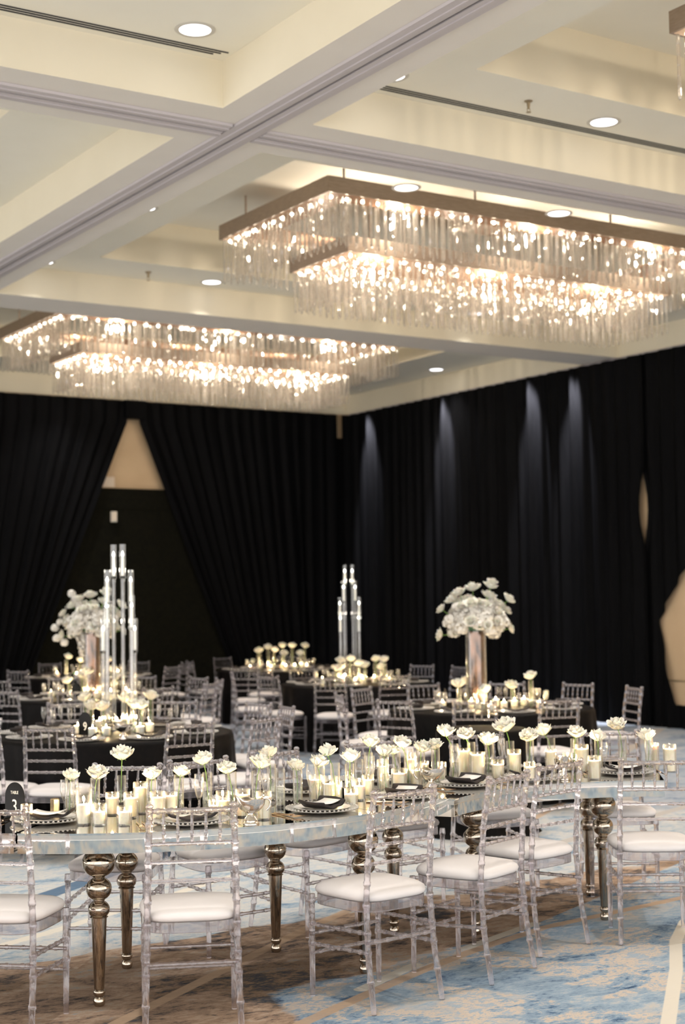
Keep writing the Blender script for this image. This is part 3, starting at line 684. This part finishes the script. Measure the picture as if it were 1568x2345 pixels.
def make_napkin(kind):
    r = thing('napkin', 'n', 'napkin'); n = 16; v = []; w, d = (.105, .045) if kind == 0 else (.095, .075)
    for j in (-1, -.5, 0, .5, 1):
        for i in range(n+1):
            x = -1+2*i/n; z = .026+.028*abs(x)**3+.004*math.sin(x*7+j)
            v.append((x*w*(1 if kind == 0 else 1-.25*abs(j)), j*d, z))
    f = [(j*(n+1)+i, j*(n+1)+i+1, (j+1)*(n+1)+i+1, (j+1)*(n+1)+i) for j in range(4) for i in range(n)]
    o = MB().add(v, f).build('folded_cloth', M['napkin'], r, ang=180); s_ = o.modifiers.new('s', 'SOLIDIFY'); s_.thickness = .009; s_.offset = -1
    return r
NK = Proto(make_napkin(0)); NW = Proto(make_napkin(1))
def make_menu():
    r = thing('menu_card', 'm', 'menu card'); n = 10; v = []
    for j in (-1, 1):
        for i in range(n+1): x = -1+2*i/n; v.append((x*.07, j*.05, .034+.012*x*x))
    o = MB().add(v, [(i, i+1, n+2+i, n+1+i) for i in range(n)]).build('card', M['card'], r, ang=180); m_ = o.modifiers.new('s', 'SOLIDIFY'); m_.thickness = .002; m_.offset = 1
    return r
MC = Proto(make_menu())
def make_flute():
    r = thing('champagne_flute', 'f', 'glass')
    H = .205; pr = [(.030, 0), (.030, .002), (.008, .005), (.0035, .012), (.0032, .065), (.006, .078), (.016, .10), (.0235, .135), (.025, .16), (.0225, H)]
    inn = [(.0212, H), (.0237, .16), (.022, .135), (.0145, .103), (.0003, .084)]
    MB().lathe(pr+inn, 20).build('bowl_and_stem', M['thin'], r, ang=60); return r
FL = Proto(make_flute())
def make_fork():
    r = thing('fork', 'f', 'fork'); q = MB()
    q.tube([(0, -.10, .003), (0, -.02, .005), (0, .04, .009)], [.0045, .003, .0025], 6)
    q.add([(-.004, .035, .009), (.004, .035, .009), (.011, .055, .008), (.011, .068, .008), (-.011, .068, .008), (-.011, .055, .008)], [(0, 1, 2, 3, 4, 5)])
    for i in range(4): x = -.0096+.0064*i; q.tube([(x, .066, .008), (x, .085, .006), (x, .105, .010)], [.0016, .0014, .0008], 5)
    q.build('fork_body', M['cutlery'], r); return r
def make_knife():
    r = thing('knife', 'k', 'knife'); MB().tube([(0, -.11, .004), (0, -.02, .004)], [.0055, .004], 6).build('handle', M['cutlery'], r)
    MB().add([(-.003, -.02, .004), (.003, -.02, .004), (.010, .03, .004), (.007, .10, .004), (-.001, .115, .004), (-.004, .08, .004)], [(0, 1, 2, 3, 4, 5)]).build('blade', M['cutlery'], r, smooth=False); return r
FK = Proto(make_fork()); KN = Proto(make_knife())
def make_boat():
    r = thing('gravy_boat', 'g', 'gravy boat'); n = 32; v = []
    def rim(a, k, z):   # k 0..1 up the bowl
        sp = max(0., math.cos(a))**6; bk = max(0., -math.cos(a))**4
        R = (.012+.038*math.sin(min(1., k*1.15)*PI/2))*(1+.28*sp*k+.05*bk*k); zz = .050+.060*k**1.3+sp*.020*k**3+bk*.010*k**3+.006*math.sin(a*4)*k**4
        return (R*math.cos(a)*1.18, R*math.sin(a)*.92, zz)
    ks = [0, .12, .28, .46, .64, .82, 1.0]
    for k in ks: v += [rim(2*PI*i/n, k, 0) for i in range(n)]
    for k in reversed(ks): x_ = [rim(2*PI*i/n, k, 0) for i in range(n)]; v += [(x*.94, y*.93, z+.003 if k < 1 else z) for x, y, z in x_]
    m_ = len(ks)*2
    f = [(j*n+i, j*n+(i+1) % n, (j+1)*n+(i+1) % n, (j+1)*n+i) for j in range(m_-1) for i in range(n)] + [tuple(reversed(range(n))), tuple((m_-1)*n+i for i in range(n))]
    MB().add(v, f).build('bowl', M['silver'], r, ang=60)
    MB().lathe([(.034, 0), (.036, .004), (.033, .012), (.026, .018), (.031, .024), (.026, .032), (.014, .044), (.013, .052)], 24).build('foot', M['silver'], r)
    pts = [(-.050+.0*t, 0, 0) for t in (0,)]; pts = []
    for i in range(13): a = -1.2+PI*1.35*i/12; pts.append((-.062-.022*math.cos(a-.2), 0, .088+.026*math.sin(a)))
    MB().tube(pts, [.0045]*13, 8).build('handle', M['silver'], r); return r
GB = Proto(make_boat())

# candles: wax pillar with a melted hollow, wick, flame; its glass cylinder is a thing of its own
def make_candle(rw, h):
    r = thing('pillar_candle', 'c', 'candle'); d = min(.03, h*.4)
    MB().lathe([(rw*.97, 0), (rw, .004), (rw, h-.002), (rw*.96, h), (rw*.86, h-.003), (rw*.80, h-d*.6), (rw*.5, h-d), (.0001, h-d)], 24).build('wax', M['wax'], r)
    MB().tube([(0, 0, h-d), (.001, 0, h-d+.012)], .0012, 5).build('wick', M['wick'], r)
    z = h-d+.010; MB().lathe([(.0005, z), (.0040, z+.005), (.0048, z+.010), (.0034, z+.018), (.0012, z+.026), (.0002, z+.031)], 10).build('flame', M['flame'], r)
    l = bpy.data.lights.new('flame_light', 'POINT'); l.energy = P_CANDLE; l.color = COL_FLAME; l.shadow_soft_size = .008
    o = link('flame_light', l, r); o.location = (0, 0, h-d+.026); return r
def make_cyl(rg, h, t=.0022, foot=.006):
    r = thing('glass_cylinder', 'g', 'candle holder')
    MB().lathe([(rg, 0), (rg, h), (rg-t*.5, h+.0012), (rg-t, h), (rg-t, foot), (.0001, foot)], 26).build('wall', M['thin'], r, ang=60); return r
CAND = {}
def candle(x, y, z, rw, h, rg, hg, label, glabel, group):
    k = (round(rw, 3), round(h, 2)); g_ = ('g', round(rg, 3), round(hg, 2))
    if k not in CAND: CAND[k] = Proto(make_candle(*k))
    if g_ not in CAND: CAND[g_] = Proto(make_cyl(g_[1], g_[2]))
    CAND[k].put((x, y, z+.0065), R_.random()*6, label, group); CAND[g_].put((x, y, z+.0005), 0, glabel, 'glass cylinders around '+group)

# roses
def rose_mesh(seed, n_pet=26, nn=5):
    rr = random.Random(seed); q = MB()
    for i in range(n_pet):
        k = i/(n_pet-1); a = i*2.399+rr.random()*.3; open_ = .10+.86*k; L = .047+.004*k; w = .013+.016*k
        v = []; L *= rr.uniform(.90, 1.10); sk = rr.uniform(-.25, .25)
        for s_ in range(nn+1):
            t = s_/nn
            for j in range(5):
                sj = -1+j*.5; ww = w*(.35+1.1*math.sin(min(t*1.25, 1)*PI/2))*(1-max(0, t-.7)*1.7*(abs(sj)**.8))
                q_ = 1-.20*t*t*abs(sj-sk)**1.3; rad = .003+L*(math.sin(t*PI/2)*.75+.25*t)*math.sin(open_)*1.05*q_; z = L*(t**1.15)*math.cos(open_*.8)*1.08*q_-.003*k
                rad += .013*(t**5)*k - .004*sj*sj*t*(1-k*.6); z += -.004*k*(t**6)*(1+abs(sj))+rr.uniform(-.0016, .0016)*t
                tx = sj*ww; v.append((rad*math.cos(a)-tx*math.sin(a), rad*math.sin(a)+tx*math.cos(a), z))
        f = [(s_*5+j, s_*5+j+1, s_*5+6+j, s_*5+5+j) for s_ in range(nn) for j in range(4)]
        q.add(v, f)
    q.ball((0, 0, .016), .011, 8, 5, 1.3)
    return q.mesh('rose_bloom', M['petal'], ang=180)
BL = [rose_mesh(s_) for s_ in (1, 2, 3)]
sq = MB()
for i in range(5): a = 2*PI*i/5; sq.tube([(0, 0, 0), (.012*math.cos(a), .012*math.sin(a), -.002), (.022*math.cos(a), .022*math.sin(a), -.010)], [.003, .002, .0004], 4)
sq.ball((0, 0, .0), .007, 8, 5); SEP = sq.mesh('sepals', M['stem'])
def make_vase(h, r_=.0225):
    r = thing('bud_vase', 'v', 'vase')
    MB().lathe([(r_, 0), (r_, h), (r_-.001, h+.001), (r_-.002, h), (r_-.002, .014), (.0001, .012)], 20).build('glass_wall', M['thin'], r, ang=60)
    MB().lathe([(r_-.0024, .0145), (r_-.0024, h*.52), (.0001, h*.52)], 16).build('water', M['water'], r); return r
VZ = {}
def vase(x, y, z, h, label, group):
    k = round(h, 2)
    if k not in VZ: VZ[k] = Proto(make_vase(k))
    return VZ[k].put((x, y, z+.0005), 0, label, group)
def rose(x, y, z, h, lean, size, label, group, i=0, tilt=None):
    """stem rises from the vase foot and leans by lean = (dx, dy) to the bloom at height h"""
    r = thing('rose', label, 'flower', (x, y, z), 0, group)
    dx, dy = lean; a = R_.random()*6; fx, fy = .012*math.cos(a), .012*math.sin(a)
    MB().tube([(fx, fy, .016), (fx*.2, fy*.2, .09), (dx*.35, dy*.35, h*.8), (dx, dy, h)], .0022, 6).build('stem', M['stem'], r)
    o = link('bloom', BL[i % 3], r, (dx, dy, h-.002)); o.scale = (size, size, size*1.28)
    tx, ty = tilt if tilt else (R_.uniform(-.3, .3), R_.uniform(-.3, .3)); o.rotation_euler = (tx, ty, R_.random()*6)
    o2 = link('sepals', SEP, r, (dx, dy, h+.002)); o2.rotation_euler = o.rotation_euler
    return r

# ---- along the mirror table: candles (column, foot row, glass top row, wax top row, wax width px)
MK = [(61, 1884, 1842, 1858, 19), (192, 1888, 1803, 1842, 28), (228, 1889, 1841, 1857, 25), (257, 1866, 1816, 1828, 23), (285, 1889, 1845, 1860, 26), (300, 1872, 1816, 1826, 25), (322, 1862, 1791, 1802, 26),
      (361, 1882, 1816, 1826, 27), (390, 1880, 1816, 1827, 25), (489, 1880, 1835, 1848, 15), (510, 1868, 1814, 1832, 23), (556, 1870, 1808, 1822, 27), (604, 1876, 1813, 1828, 28),
      (722, 1832, 1775, 1787, 22), (756, 1842, 1780, 1796, 27), (772, 1832, 1790, 1801, 16), (804, 1846, 1808, 1818, 24), (823, 1832, 1785, 1800, 20), (843, 1822, 1776, 1788, 20),
      (876, 1808, 1742, 1755, 18), (914, 1811, 1760, 1771, 29), (953, 1808, 1748, 1763, 24), (942, 1789, 1725, 1737, 15), (972, 1787, 1742, 1752, 14), (1012, 1789, 1745, 1754, 14),
      (1062, 1778, 1713, 1722, 24), (1094, 1783, 1723, 1730, 28), (1140, 1784, 1743, 1753, 22), (1178, 1776, 1719, 1727, 24), (1213, 1790, 1746, 1755, 20), (1262, 1770, 1714, 1722, 20),
      (1300, 1766, 1726, 1737, 16), (1333, 1768, 1706, 1714, 24), (1361, 1784, 1733, 1741, 23), (1500, 1764, 1703, 1709, 12), (1534, 1768, 1705, 1714, 23)]
MK.sort()
taken = []
def settle(x, y, r):
    """keep feet apart: things stand beside each other"""
    for _ in range(30):
        moved = False
        for (a, b_, q) in taken:
            d = math.hypot(x-a, y-b_)
            if d < r+q+.001:
                if d < 1e-4: d = 1e-4
                # slide mostly along the line of sight so that the row keeps its look
                l = math.hypot(x, y); sx, sy = x/l, y/l; sg = 1 if (x-a)*sx+(y-b_)*sy >= 0 else -1
                x += sx*sg*.006; y += sy*sg*.006; moved = True
        if not moved: break
    taken.append((x, y, r)); return x, y
for i, (u, vb, gt, wt, w) in enumerate(MK):
    s_ = (vb-hor(u))/(EYE-TZ); rw = w/s_/2; x, y = P(u, vb, TZ); h = max(.03, height(u, vb, wt)-TZ-.006); hg = max(h+.015, height(u, vb, gt)-TZ); rg = rw+.008
    x, y = settle(x, y, rg)
    size = 'tall' if h > .11 else ('short' if h < .07 else 'medium')
    candle(x, y, TZ, rw, h, rg, hg, '%s lit ivory pillar candle, %s along the mirrored table' % (size, ordinal(i, len(MK))),
           '%s clear candle cylinder, %s along the mirrored table' % ('slim' if rw < .025 else 'wide', ordinal(i, len(MK))), 'pillar candles along the mirrored table')
# ---- roses: bloom column, bloom row, width px, vase column, vase top row, foot row
MR = [(162, 1769, 36, 160, 1783, 1868), (222, 1767, 46, 218, 1781, 1862), (280, 1723, 46, 278, 1779, 1850), (348, 1766, 38, 346, 1783, 1862), (414, 1761, 36, 410, 1775, 1866), (467, 1733, 42, 475, 1772, 1860),
      (520, 1754, 40, 531, 1769, 1858), (596, 1742, 44, 587, 1765, 1856), (615, 1719, 38, 622, 1750, 1836), (678, 1747, 36, 682, 1759, 1846), (728, 1741, 40, 734, 1754, 1842), (750, 1714, 38, 768, 1749, 1846),
      (803, 1730, 42, 801, 1750, 1832), (849, 1694, 40, 844, 1723, 1810), (880, 1715, 36, 881, 1727, 1822), (898, 1712, 30, 908, 1724, 1800), (920, 1696, 38, 936, 1718, 1806), (965, 1706, 36, 964, 1715, 1800),
      (996, 1701, 36, 998, 1711, 1798), (1021, 1671, 38, 1041, 1706, 1786), (1067, 1677, 36, 1080, 1702, 1776), (1117, 1691, 40, 1122, 1702, 1776), (1160, 1660, 46, 1169, 1696, 1768), (1217, 1681, 40, 1214, 1694, 1770),
      (1247, 1669, 37, 1263, 1692, 1760), (1320, 1674, 37, 1316, 1691, 1762), (1370, 1682, 36, 1371, 1690, 1766), (1415, 1656, 38, 1426, 1689, 1756), (1483, 1679, 38, 1487, 1688, 1764)]
CR = (RT[0][0], RT[1][0])
for i, (u, v, w, uv, vt, vb) in enumerate(MR):
    s_ = (vb-hor(uv))/(EYE-TZ); x, y = P(uv, vb, TZ); x, y = settle(x, y, .0235)
    vh = height(uv, vb, vt)-TZ; hb = height(uv, vb, v)-TZ-.030; d = (u-uv)/s_
    hb = max(hb, vh-.02)
    vase(x, y, TZ, vh, 'slim clear rose vase, %s on the mirrored table' % ordinal(i, len(MR)), 'bud vases along the mirrored table')
    tall = 'long-stemmed' if hb-vh > .04 else 'low'
    rose(x, y, TZ, hb, (CR[0]*d, CR[1]*d), w/s_/.092, '%s open white rose, %s on the mirrored table' % (tall, ordinal(i, len(MR))), 'white roses along the mirrored table', i)
for uv, vt, vb, lab in ((642, 1762, 1850, 'clear bud vase holding only a cut stem, beside the silver gravy boat'), (822, 1738, 1812, 'clear bud vase with no bloom among the centre candles')):
    x, y = settle(*P(uv, vb, TZ), .0235); vase(x, y, TZ, height(uv, vb, vt)-TZ, lab, 'bud vases along the mirrored table')
# ---- flutes
MF = [(147, 1786, 1864), (170, 1790, 1874), (456, 1773, 1868), (609, 1771, 1852), (713, 1750, 1842), (848, 1729, 1822), (880, 1737, 1828), (1043, 1706, 1787), (1149, 1691, 1765), (1384, 1700, 1772), (1486, 1690, 1770)]
for i, (u, vt, vb) in enumerate(MF):
    x, y = settle(*P(u, vb, TZ), .030); FL.put((x, y, TZ+.0005), 0, 'empty champagne flute, %s on the mirrored table' % ordinal(i, len(MF)), 'champagne flutes on the mirrored table', (height(u, vb, vt)-TZ)/.205)
# ---- gravy boats
for u, vb, rz, lab in ((575, 1890, 2.55, 'silver gravy boat standing in front of the left candles'), (986, 1812, -.55, 'silver gravy boat above the middle foreground chair'),
                       (1290, 1786, -2.2, 'silver gravy boat behind the right foreground chair backs')):
    x, y = P(u, vb, TZ); GB.put((x, y, TZ+.0005), rz, lab, 'silver gravy boats on the mirrored table')
# ---- place settings: plate centre, facing angle (towards the sitter)
def setting(x, y, z, fx, fy, where, gname, napk=0, card=True, cut=True, order=False):
    rz = math.atan2(fy, fx)+PI/2
    if order:
        later(CP.put((x, y, z+.0005), R_.random()*.1, 'x', 'charger plates '+gname), 'clear beaded charger with white plate, @ '+where)
        later(NK.put((x, y, z+.002), rz, 'x', 'black napkins '+gname), 'folded black napkin, @ '+where); return
    CP.put((x, y, z+.0005), R_.random()*.1, 'clear beaded charger with white plate, '+where, 'charger plates '+gname)
    (NK if napk == 0 else NW).put((x, y, z+(.002 if napk == 0 else .002)), rz+(.15 if napk else 0), 'folded black napkin on the plate '+where, 'black napkins '+gname)
    if card: MC.put((x, y, z+.003), rz+.1, 'white menu card lying in the napkin, '+where, 'menu cards '+gname)
    if cut:
        px, py = -fy, fx
        for k, off in ((0, .20), (1, .225)): FK.put((x-px*off-0, y-py*off, z+.0005), rz+PI, 'rose gold fork, %s, %s' % (('inner', 'outer')[k], where), 'forks '+gname)
        for k, off in ((0, .20),): KN.put((x+px*off, y+py*off, z+.0005), rz+PI, 'rose gold knife, '+where, 'knives '+gname)
g = 'on the mirrored table'
for u, v, c_, sg, wh, nk, cd in ((112, 1882, C1, 1, 'at the leftmost near seat of the mirrored table', 0, True), (438, 1886, C1, 1, 'behind the second foreground chair', 0, False),
                    (737, 1858, C1, 1, 'left of the middle foreground chair back', 1, True), (925, 1827, C1, 1, 'behind the middle foreground chair back', 1, True),
                    (1066, 1800, C2, -1, 'left of the twisted-rail chair back', 1, True), (1216, 1786, C2, -1, 'between the two right foreground chair backs', 0, False), (1430, 1772, C2, -1, 'behind the rightmost chair back', 0, True)):
    x, y = P(u, v, TZ); fx, fy = (x-c_[0])*sg, (y-c_[1])*sg; l = math.hypot(fx, fy); setting(x, y, TZ, fx/l, fy/l, wh, g, nk, cd)
for a_, c_, rr_, sg, wh in ((-2.15, C1, .90, -1, 'at the far-left far side seat'), (-1.47, C1, .90, -1, 'on the far side behind the gravy boat'), (-.98, C1, .92, -1, 'on the far side behind the centre candles'),
                    (1.85, C2, 1.87, 1, 'on the far side behind the tall rose row'), (1.38, C2, 1.87, 1, 'on the far side at the right')):
    x, y = c_[0]+rr_*math.cos(a_), c_[1]+rr_*math.sin(a_); setting(x, y, TZ, sg*math.cos(a_), sg*math.sin(a_), wh, g, 0, False, False)
# ---- table number cards, gold block
def glyph(parent, ch, size, loc, name='lettering', mat_='white_ink'):
    cu = bpy.data.curves.new(name, 'FONT'); cu.body = ch; cu.size = size; cu.align_x = 'CENTER'; cu.extrude = .0006; cu.materials.append(M[mat_])
    t_ = bpy.data.objects.new('tmp', cu); C.objects.link(t_); dg = bpy.context.evaluated_depsgraph_get(); me = bpy.data.meshes.new_from_object(t_.evaluated_get(dg)); bpy.data.objects.remove(t_)
    o = link(name, me, parent); o.location = loc; o.rotation_euler = (PI/2, 0, 0); o.scale = (.72, 1, 1); return o
def number_card(x, y, z, rz, n, label, word=True, sc=1.0):
    r = thing('table_number', label, 'table number', (x, y, z), rz, 'black arched table numbers'); h, w = .165*sc, .05*sc
    pts = [(-w, .008), (w, .008)]+[(w*math.cos(t_), h-w*1.3+w*1.3*math.sin(t_)) for t_ in [PI*i/14 for i in range(15)]]
    v = [(x_, -.002, z_) for x_, z_ in pts]+[(x_, .002, z_) for x_, z_ in pts]; k = len(pts)
    MB().add(v, [tuple(range(k)), tuple(reversed(range(k, 2*k)))]+[(i, k+i, k+(i+1) % k, (i+1) % k) for i in range(k)]).build('arched_panel', M['sign'], r, smooth=False)
    MB().box(-w*.9, -.018, 0, w*.9, .018, .010).build('base', M['sign'], r, smooth=False)
    if n: glyph(r, n, .088*sc, (0, -.003, .028*sc), 'numeral')
    if word: glyph(r, 'TABLE', .020*sc, (0, -.003, h-.052*sc), 'word')
    return r
camrz = math.atan2(RT[1][0], RT[0][0])
x, y = P(34, 1876, TZ); number_card(x, y, TZ, camrz-.35, '3', 'black arched card numbered three at the left end of the mirrored table', True, 1.0)
x, y = P(195, 1681, TZ); number_card(x, y, TZ, camrz-.25, '9', 'black arched card numbered nine on the round table', False, 1.0)
for k, u, v in (('right', 1019, 1618), ('left', 175, 1600), ('farleft', 171, 1552)):
    x, y = P(u, v, TZ); number_card(x, y, TZ, camrz+(1.2 if k == 'right' else .4), None, 'black arched table number card on the '+TN[k], False, 1.0)
x, y = P(126, 1870, TZ); t = thing('card_stand', 'upright gold block on the mirrored table near its left end', 'ornament', (x, y, TZ), camrz+.5)
MB().lathe([(.020, 0), (.022, .003), (.022, .078), (.019, .082)], 6).build('block', M['brass'], t, smooth=False)

# ------------------------------------------------------------------ centrepieces
def candle_stand(cx, cy, label, rot, mirror=1):
    r = thing('candelabrum', label, 'candelabrum', (cx, cy, TZ), rot, 'tall glass candle stands')
    MB().lathe([(.16, 0), (.16, .008), (.0001, .009)], 32).build('base', M['mirror'], r)
    # holder heights above the table; positions around the ring; flames at the top of each taper
    spec = [(-.045, .03, 1.19), (.035, -.03, 1.19), (-.083, -.05, .99), (.088, .04, .99), (-.108, .05, .79), (.108, -.06, .79), (-.122, -.02, .61), (.120, .02, .61)]
    for x, y, z in spec:
        x *= mirror
        MB().lathe([(.017, .008), (.017, z-.02), (.0145, z-.02), (.0145, .010)], 14, x, y, cap=False).build('pole', M['glass'], r)
        MB().lathe([(.018, z-.028), (.019, z-.02), (.028, z-.010), (.028, z), (.014, z+.003), (.014, z+.02), (.0001, z+.02)], 16, x, y).build('holder', M['glass'], r)
        MB().lathe([(.026, z), (.026, z+.25), (.0245, z+.25), (.0245, z)], 18, x, y, cap=False).build('chimney', M['chimney'], r)
        c_ = MB().lathe([(.0105, z+.006), (.0105, z+.155), (.004, z+.158)], 12, x, y).build('taper', M['wax2'], r)
        MB().lathe([(.004, z+.156), (.0095, z+.166), (.0075, z+.180), (.001, z+.197)], 10, x, y).build('flame_tip', M['led'], c_)
    for z in (1.24, .84):
        l = bpy.data.lights.new('candelabrum_light', 'POINT'); l.energy = .5; l.color = (1, .9, .75); l.shadow_soft_size = .02
        o = link('candelabrum_light', l, r); o.location = (0, 0, z)
    return r
M['wax2'] = mat('ivory_taper_wax', (.9, .87, .78), .5, sss=.3, emit=(1, .93, .8), es=.25)  # slight emission put into the wax to imitate its candle glow
x, y = P(266, 1672, TZ); candle_stand(x+.05, y+.05, 'tall cluster of glass candle tubes on the number nine table', camrz)
x, y = P(802, 1560, TZ); candle_stand(x, y, 'tall cluster of glass candle tubes on the middle round table', camrz+.25)
def bouquet(cx, cy, label, seed, spray=False):
    v_ = thing('tall_vase', 'tall smoked bronze cylinder vase '+label, 'vase', (cx, cy, TZ), 0, 'tall bronze vases')
    MB().lathe([(.085, 0), (.085, .010), (.078, .014), (.078, .68), (.076, .68), (.074, .02), (.0001, .018)], 36).build('bronze_lining', M['mercury'], v_)
    MB().lathe([(.094, 0), (.094, .69), (.091, .69), (.091, .008), (.0001, .007)], 36).build('outer_glass', M['thin'], v_)
    r = thing('flower_arrangement', 'large loose bouquet of white blooms '+label, 'flowers', (cx, cy, TZ+.66), 0, 'white flower arrangements')
    rr = random.Random(seed); f_ = MB()
    core = MB().ball((0, 0, .10), .12, 14, 8, .8); core.build('foliage_core', M['leaf'], r)
    def clump(q, c_, R, n):     # ruffled hydrangea-like head of small petals
        for _ in range(n):
            a = rr.random()*2*PI; ct = rr.uniform(-.7, 1); st_ = math.sqrt(1-ct*ct); d = Vector((st_*math.cos(a), st_*math.sin(a), ct)); p = Vector(c_)+d*R*rr.uniform(.8, 1.05)
            t1 = d.orthogonal().normalized(); t1.rotate(Matrix.Rotation(rr.random()*6, 3, d)); t2 = d.cross(t1); s_ = rr.uniform(.014, .024)
            q.add([p-t1*s_, p-t2*s_*.9+d*.006, p+t1*s_+d*.004, p+t2*s_*.9+d*.006, p+d*.0], [(0, 1, 4), (1, 2, 4), (2, 3, 4), (3, 0, 4)])
    blooms = []
    for i in range(36):
        a = rr.random()*2*PI; el = rr.uniform(-.25, 1.0); R = rr.uniform(.20, .27); p = (R*math.cos(a)*math.cos(el)*1.12, R*math.sin(a)*math.cos(el)*1.12, .06+.9*R*math.sin(el)+.06)
        blooms.append((p, rr.uniform(.75, 1.05)))
    for (dx, dz, sz) in ((-.30, .22, .9), (-.14, .36, 1.2), (-.02, .40, 1.3), (.14, .42, 1.1), (.12, .33, 1.2), (.30, .30, 1.1), (.20, .24, 1.3), (-.20, .30, 1.2), (.28, .20, .9), (-.31, -.01, 1.0), (.31, .04, .8), (.16, .46, .9)):
        blooms.append(((dx*CR[0], dx*CR[1], dz), sz))
    for i, (p, sz) in enumerate(blooms):
        if rr.random() < .6 or i >= 36:
            o = link('bloom', BL[i % 3], r, p); o.scale = (sz*1.15,)*3; d = Vector((p[0], p[1], max(p[2], .02)+.05)); o.rotation_euler = d.to_track_quat('Z', 'Y').to_euler()
        else:
            q = MB(); clump(q, p, .045*sz, 70); q.build('blossom_head', M['petal_far'], r, smooth=False)
        if i >= 36: MB().tube([(0, 0, .06), (p[0]*.6, p[1]*.6, p[2]*.6), (p[0], p[1], p[2])], .003, 5).build('stem', M['stem'], r)
    for i in range(44):
        a = i*2.399; el = -.25+1.7*(i/43)**.8; R = rr.uniform(.17, .21); q = MB(); clump(q, (R*1.1*math.cos(a)*math.cos(min(el, 1.5)), R*1.1*math.sin(a)*math.cos(min(el, 1.5)), .05+R*math.sin(min(el, 1.5))), .06, 90); q.build('blossom_head', M['petal_far'], r, smooth=False)
    if spray:
        q = MB(); v0 = Vector((-.10, 0, 0))
        for i in range(12): k = i/11; clump(q, (CR[0]*(-.12+.16*k+rr.uniform(-.05, .05)), CR[1]*(-.12+.16*k), -.02-.62*k), .055, 60)
        q.build('trailing_spray', M['petal_far'], r, smooth=False)
        for dx, dz in ((-.34, .12), (-.40, .06), (-.38, -.05), (-.30, -.10), (-.22, .42), (-.18, .36), (-.14, .30)):
            q = MB(); clump(q, (dx*CR[0], dx*CR[1], dz+.02), .038, 60); q.build('blossom_head', M['petal_far'], r, smooth=False)
    return r
x, y = P(1092, 1616, TZ); bouquet(x, y, 'on the right-hand round table', 5)
x, y = P(212, 1596, TZ); bouquet(x, y, 'on the left round table behind the candle stand', 9, True)
# round tables: settings aligned with eight seats, roses, votives and flutes about the centre
def make_votive():
    r = thing('votive_candle', 'v', 'candle')
    MB().lathe([(.026, 0), (.030, .004), (.032, .060), (.030, .0605), (.028, .05), (.0001, .05)], 18).build('cup', M['cup'], r)
    z = .052; MB().lathe([(.0005, z), (.006, z+.007), (.0062, z+.013), (.0016, z+.032), (.0002, z+.036)], 8).build('flame', M['flame'], r)
    l = bpy.data.lights.new('votive_light', 'POINT'); l.energy = P_CANDLE*.8; l.color = COL_FLAME; l.shadow_soft_size = .008
    o = link('votive_light', l, r); o.location = (0, 0, z+.03); return r
M['cup'] = mat('frosted_wax_cup', (.95, .90, .78), .4, sss=.5)
VO = Proto(make_votive())
T9R = [(208, 1615, 1670), (237, 1617, 1676), (323, 1613, 1674), (196, 1596, 1664), (286, 1599, 1664), (345, 1592, 1665), (250, 1594, 1662), (305, 1612, 1680)]
T9V = [(178, 1680), (212, 1686), (243, 1685), (321, 1682), (343, 1676), (268, 1668), (228, 1668), (300, 1664)]
T9F = [(100, 1664), (120, 1672), (138, 1660), (364, 1658), (390, 1668), (404, 1660), (160, 1668), (250, 1664), (330, 1664)]
for i, (u, v, vb) in enumerate(sorted(T9R)):
    x, y = P(u, vb, TZ); h = height(u, vb, v)-TZ-.03
    vase(x, y, TZ, max(.08, h-.01), 'clear bud vase, %s on the number nine table' % ordinal(i, len(T9R)), 'bud vases on the number nine table')
    rose(x, y, TZ, h, (0, 0), 1.15, 'white rose, %s on the number nine table' % ordinal(i, len(T9R)), 'roses on the number nine table', i)
for i, (u, v) in enumerate(sorted(T9V)): x, y = P(u, v, TZ); VO.put((x, y, TZ+.0005), 0, 'small lit votive, %s on the number nine table' % ordinal(i, len(T9V)), 'votives on the number nine table')
for i, (u, v) in enumerate(sorted(T9F)): x, y = P(u, v, TZ); FL.put((x, y, TZ+.0005), 0, 'champagne flute, %s on the number nine table' % ordinal(i, len(T9F)), 'flutes on the number nine table')
x, y = P(283, 1694, TZ); GB.put((x, y, TZ+.0005), 2.6, 'silver gravy boat on the number nine table', None)
for k, (tx, ty) in TABS.items():
    rr = random.Random(k); n = 9 if k == 'nine' else 8; a0 = {'nine': math.radians(-131)}.get(k, rr.random())
    for i in range(n):
        a = a0+2*PI*i/n; fx, fy = math.cos(a), math.sin(a)
        setting(tx+fx*.70, ty+fy*.70, TZ, fx, fy, 'on the '+TN[k], 'on the '+TN[k], 0, False, False, True)
        if k != 'nine':
            for da in (.20, .33): later(FL.put((tx+.50*math.cos(a+da), ty+.50*math.sin(a+da), TZ+.0005), 0, 'x', 'flutes on the '+TN[k]), 'clear champagne flute, @ on the '+TN[k])
    if k == 'nine': continue
    m_ = 9 if k in ('mid', 'farmid') else 5
    for i in range(m_):
        a = 2*PI*(i+rr.random()*.4)/m_; R = rr.uniform(.22, .40); x, y = tx+R*math.cos(a), ty+R*math.sin(a); h = rr.choice((.14, .18, .24))
        if k == 'farmid': h += .06
        later(vase(x, y, TZ, h, 'x', 'bud vases on the '+TN[k]), 'clear rose vase, @ on the '+TN[k])
        later(rose(x, y, TZ, h+.02, (rr.uniform(-.02, .02), 0), 1.15, 'x', 'roses on the '+TN[k], i), 'open white rose, @ on the '+TN[k])
    for i in range(10):
        a = 2*PI*(i+rr.random()*.5)/10; R = rr.uniform(.18, .22) if i % 2 else rr.uniform(.42, .46)
        later(VO.put((tx+R*math.cos(a), ty+R*math.sin(a), TZ+.0005), 0, 'x', 'votives on the '+TN[k]), 'small lit votive candle, @ on the '+TN[k])
name_in_order()
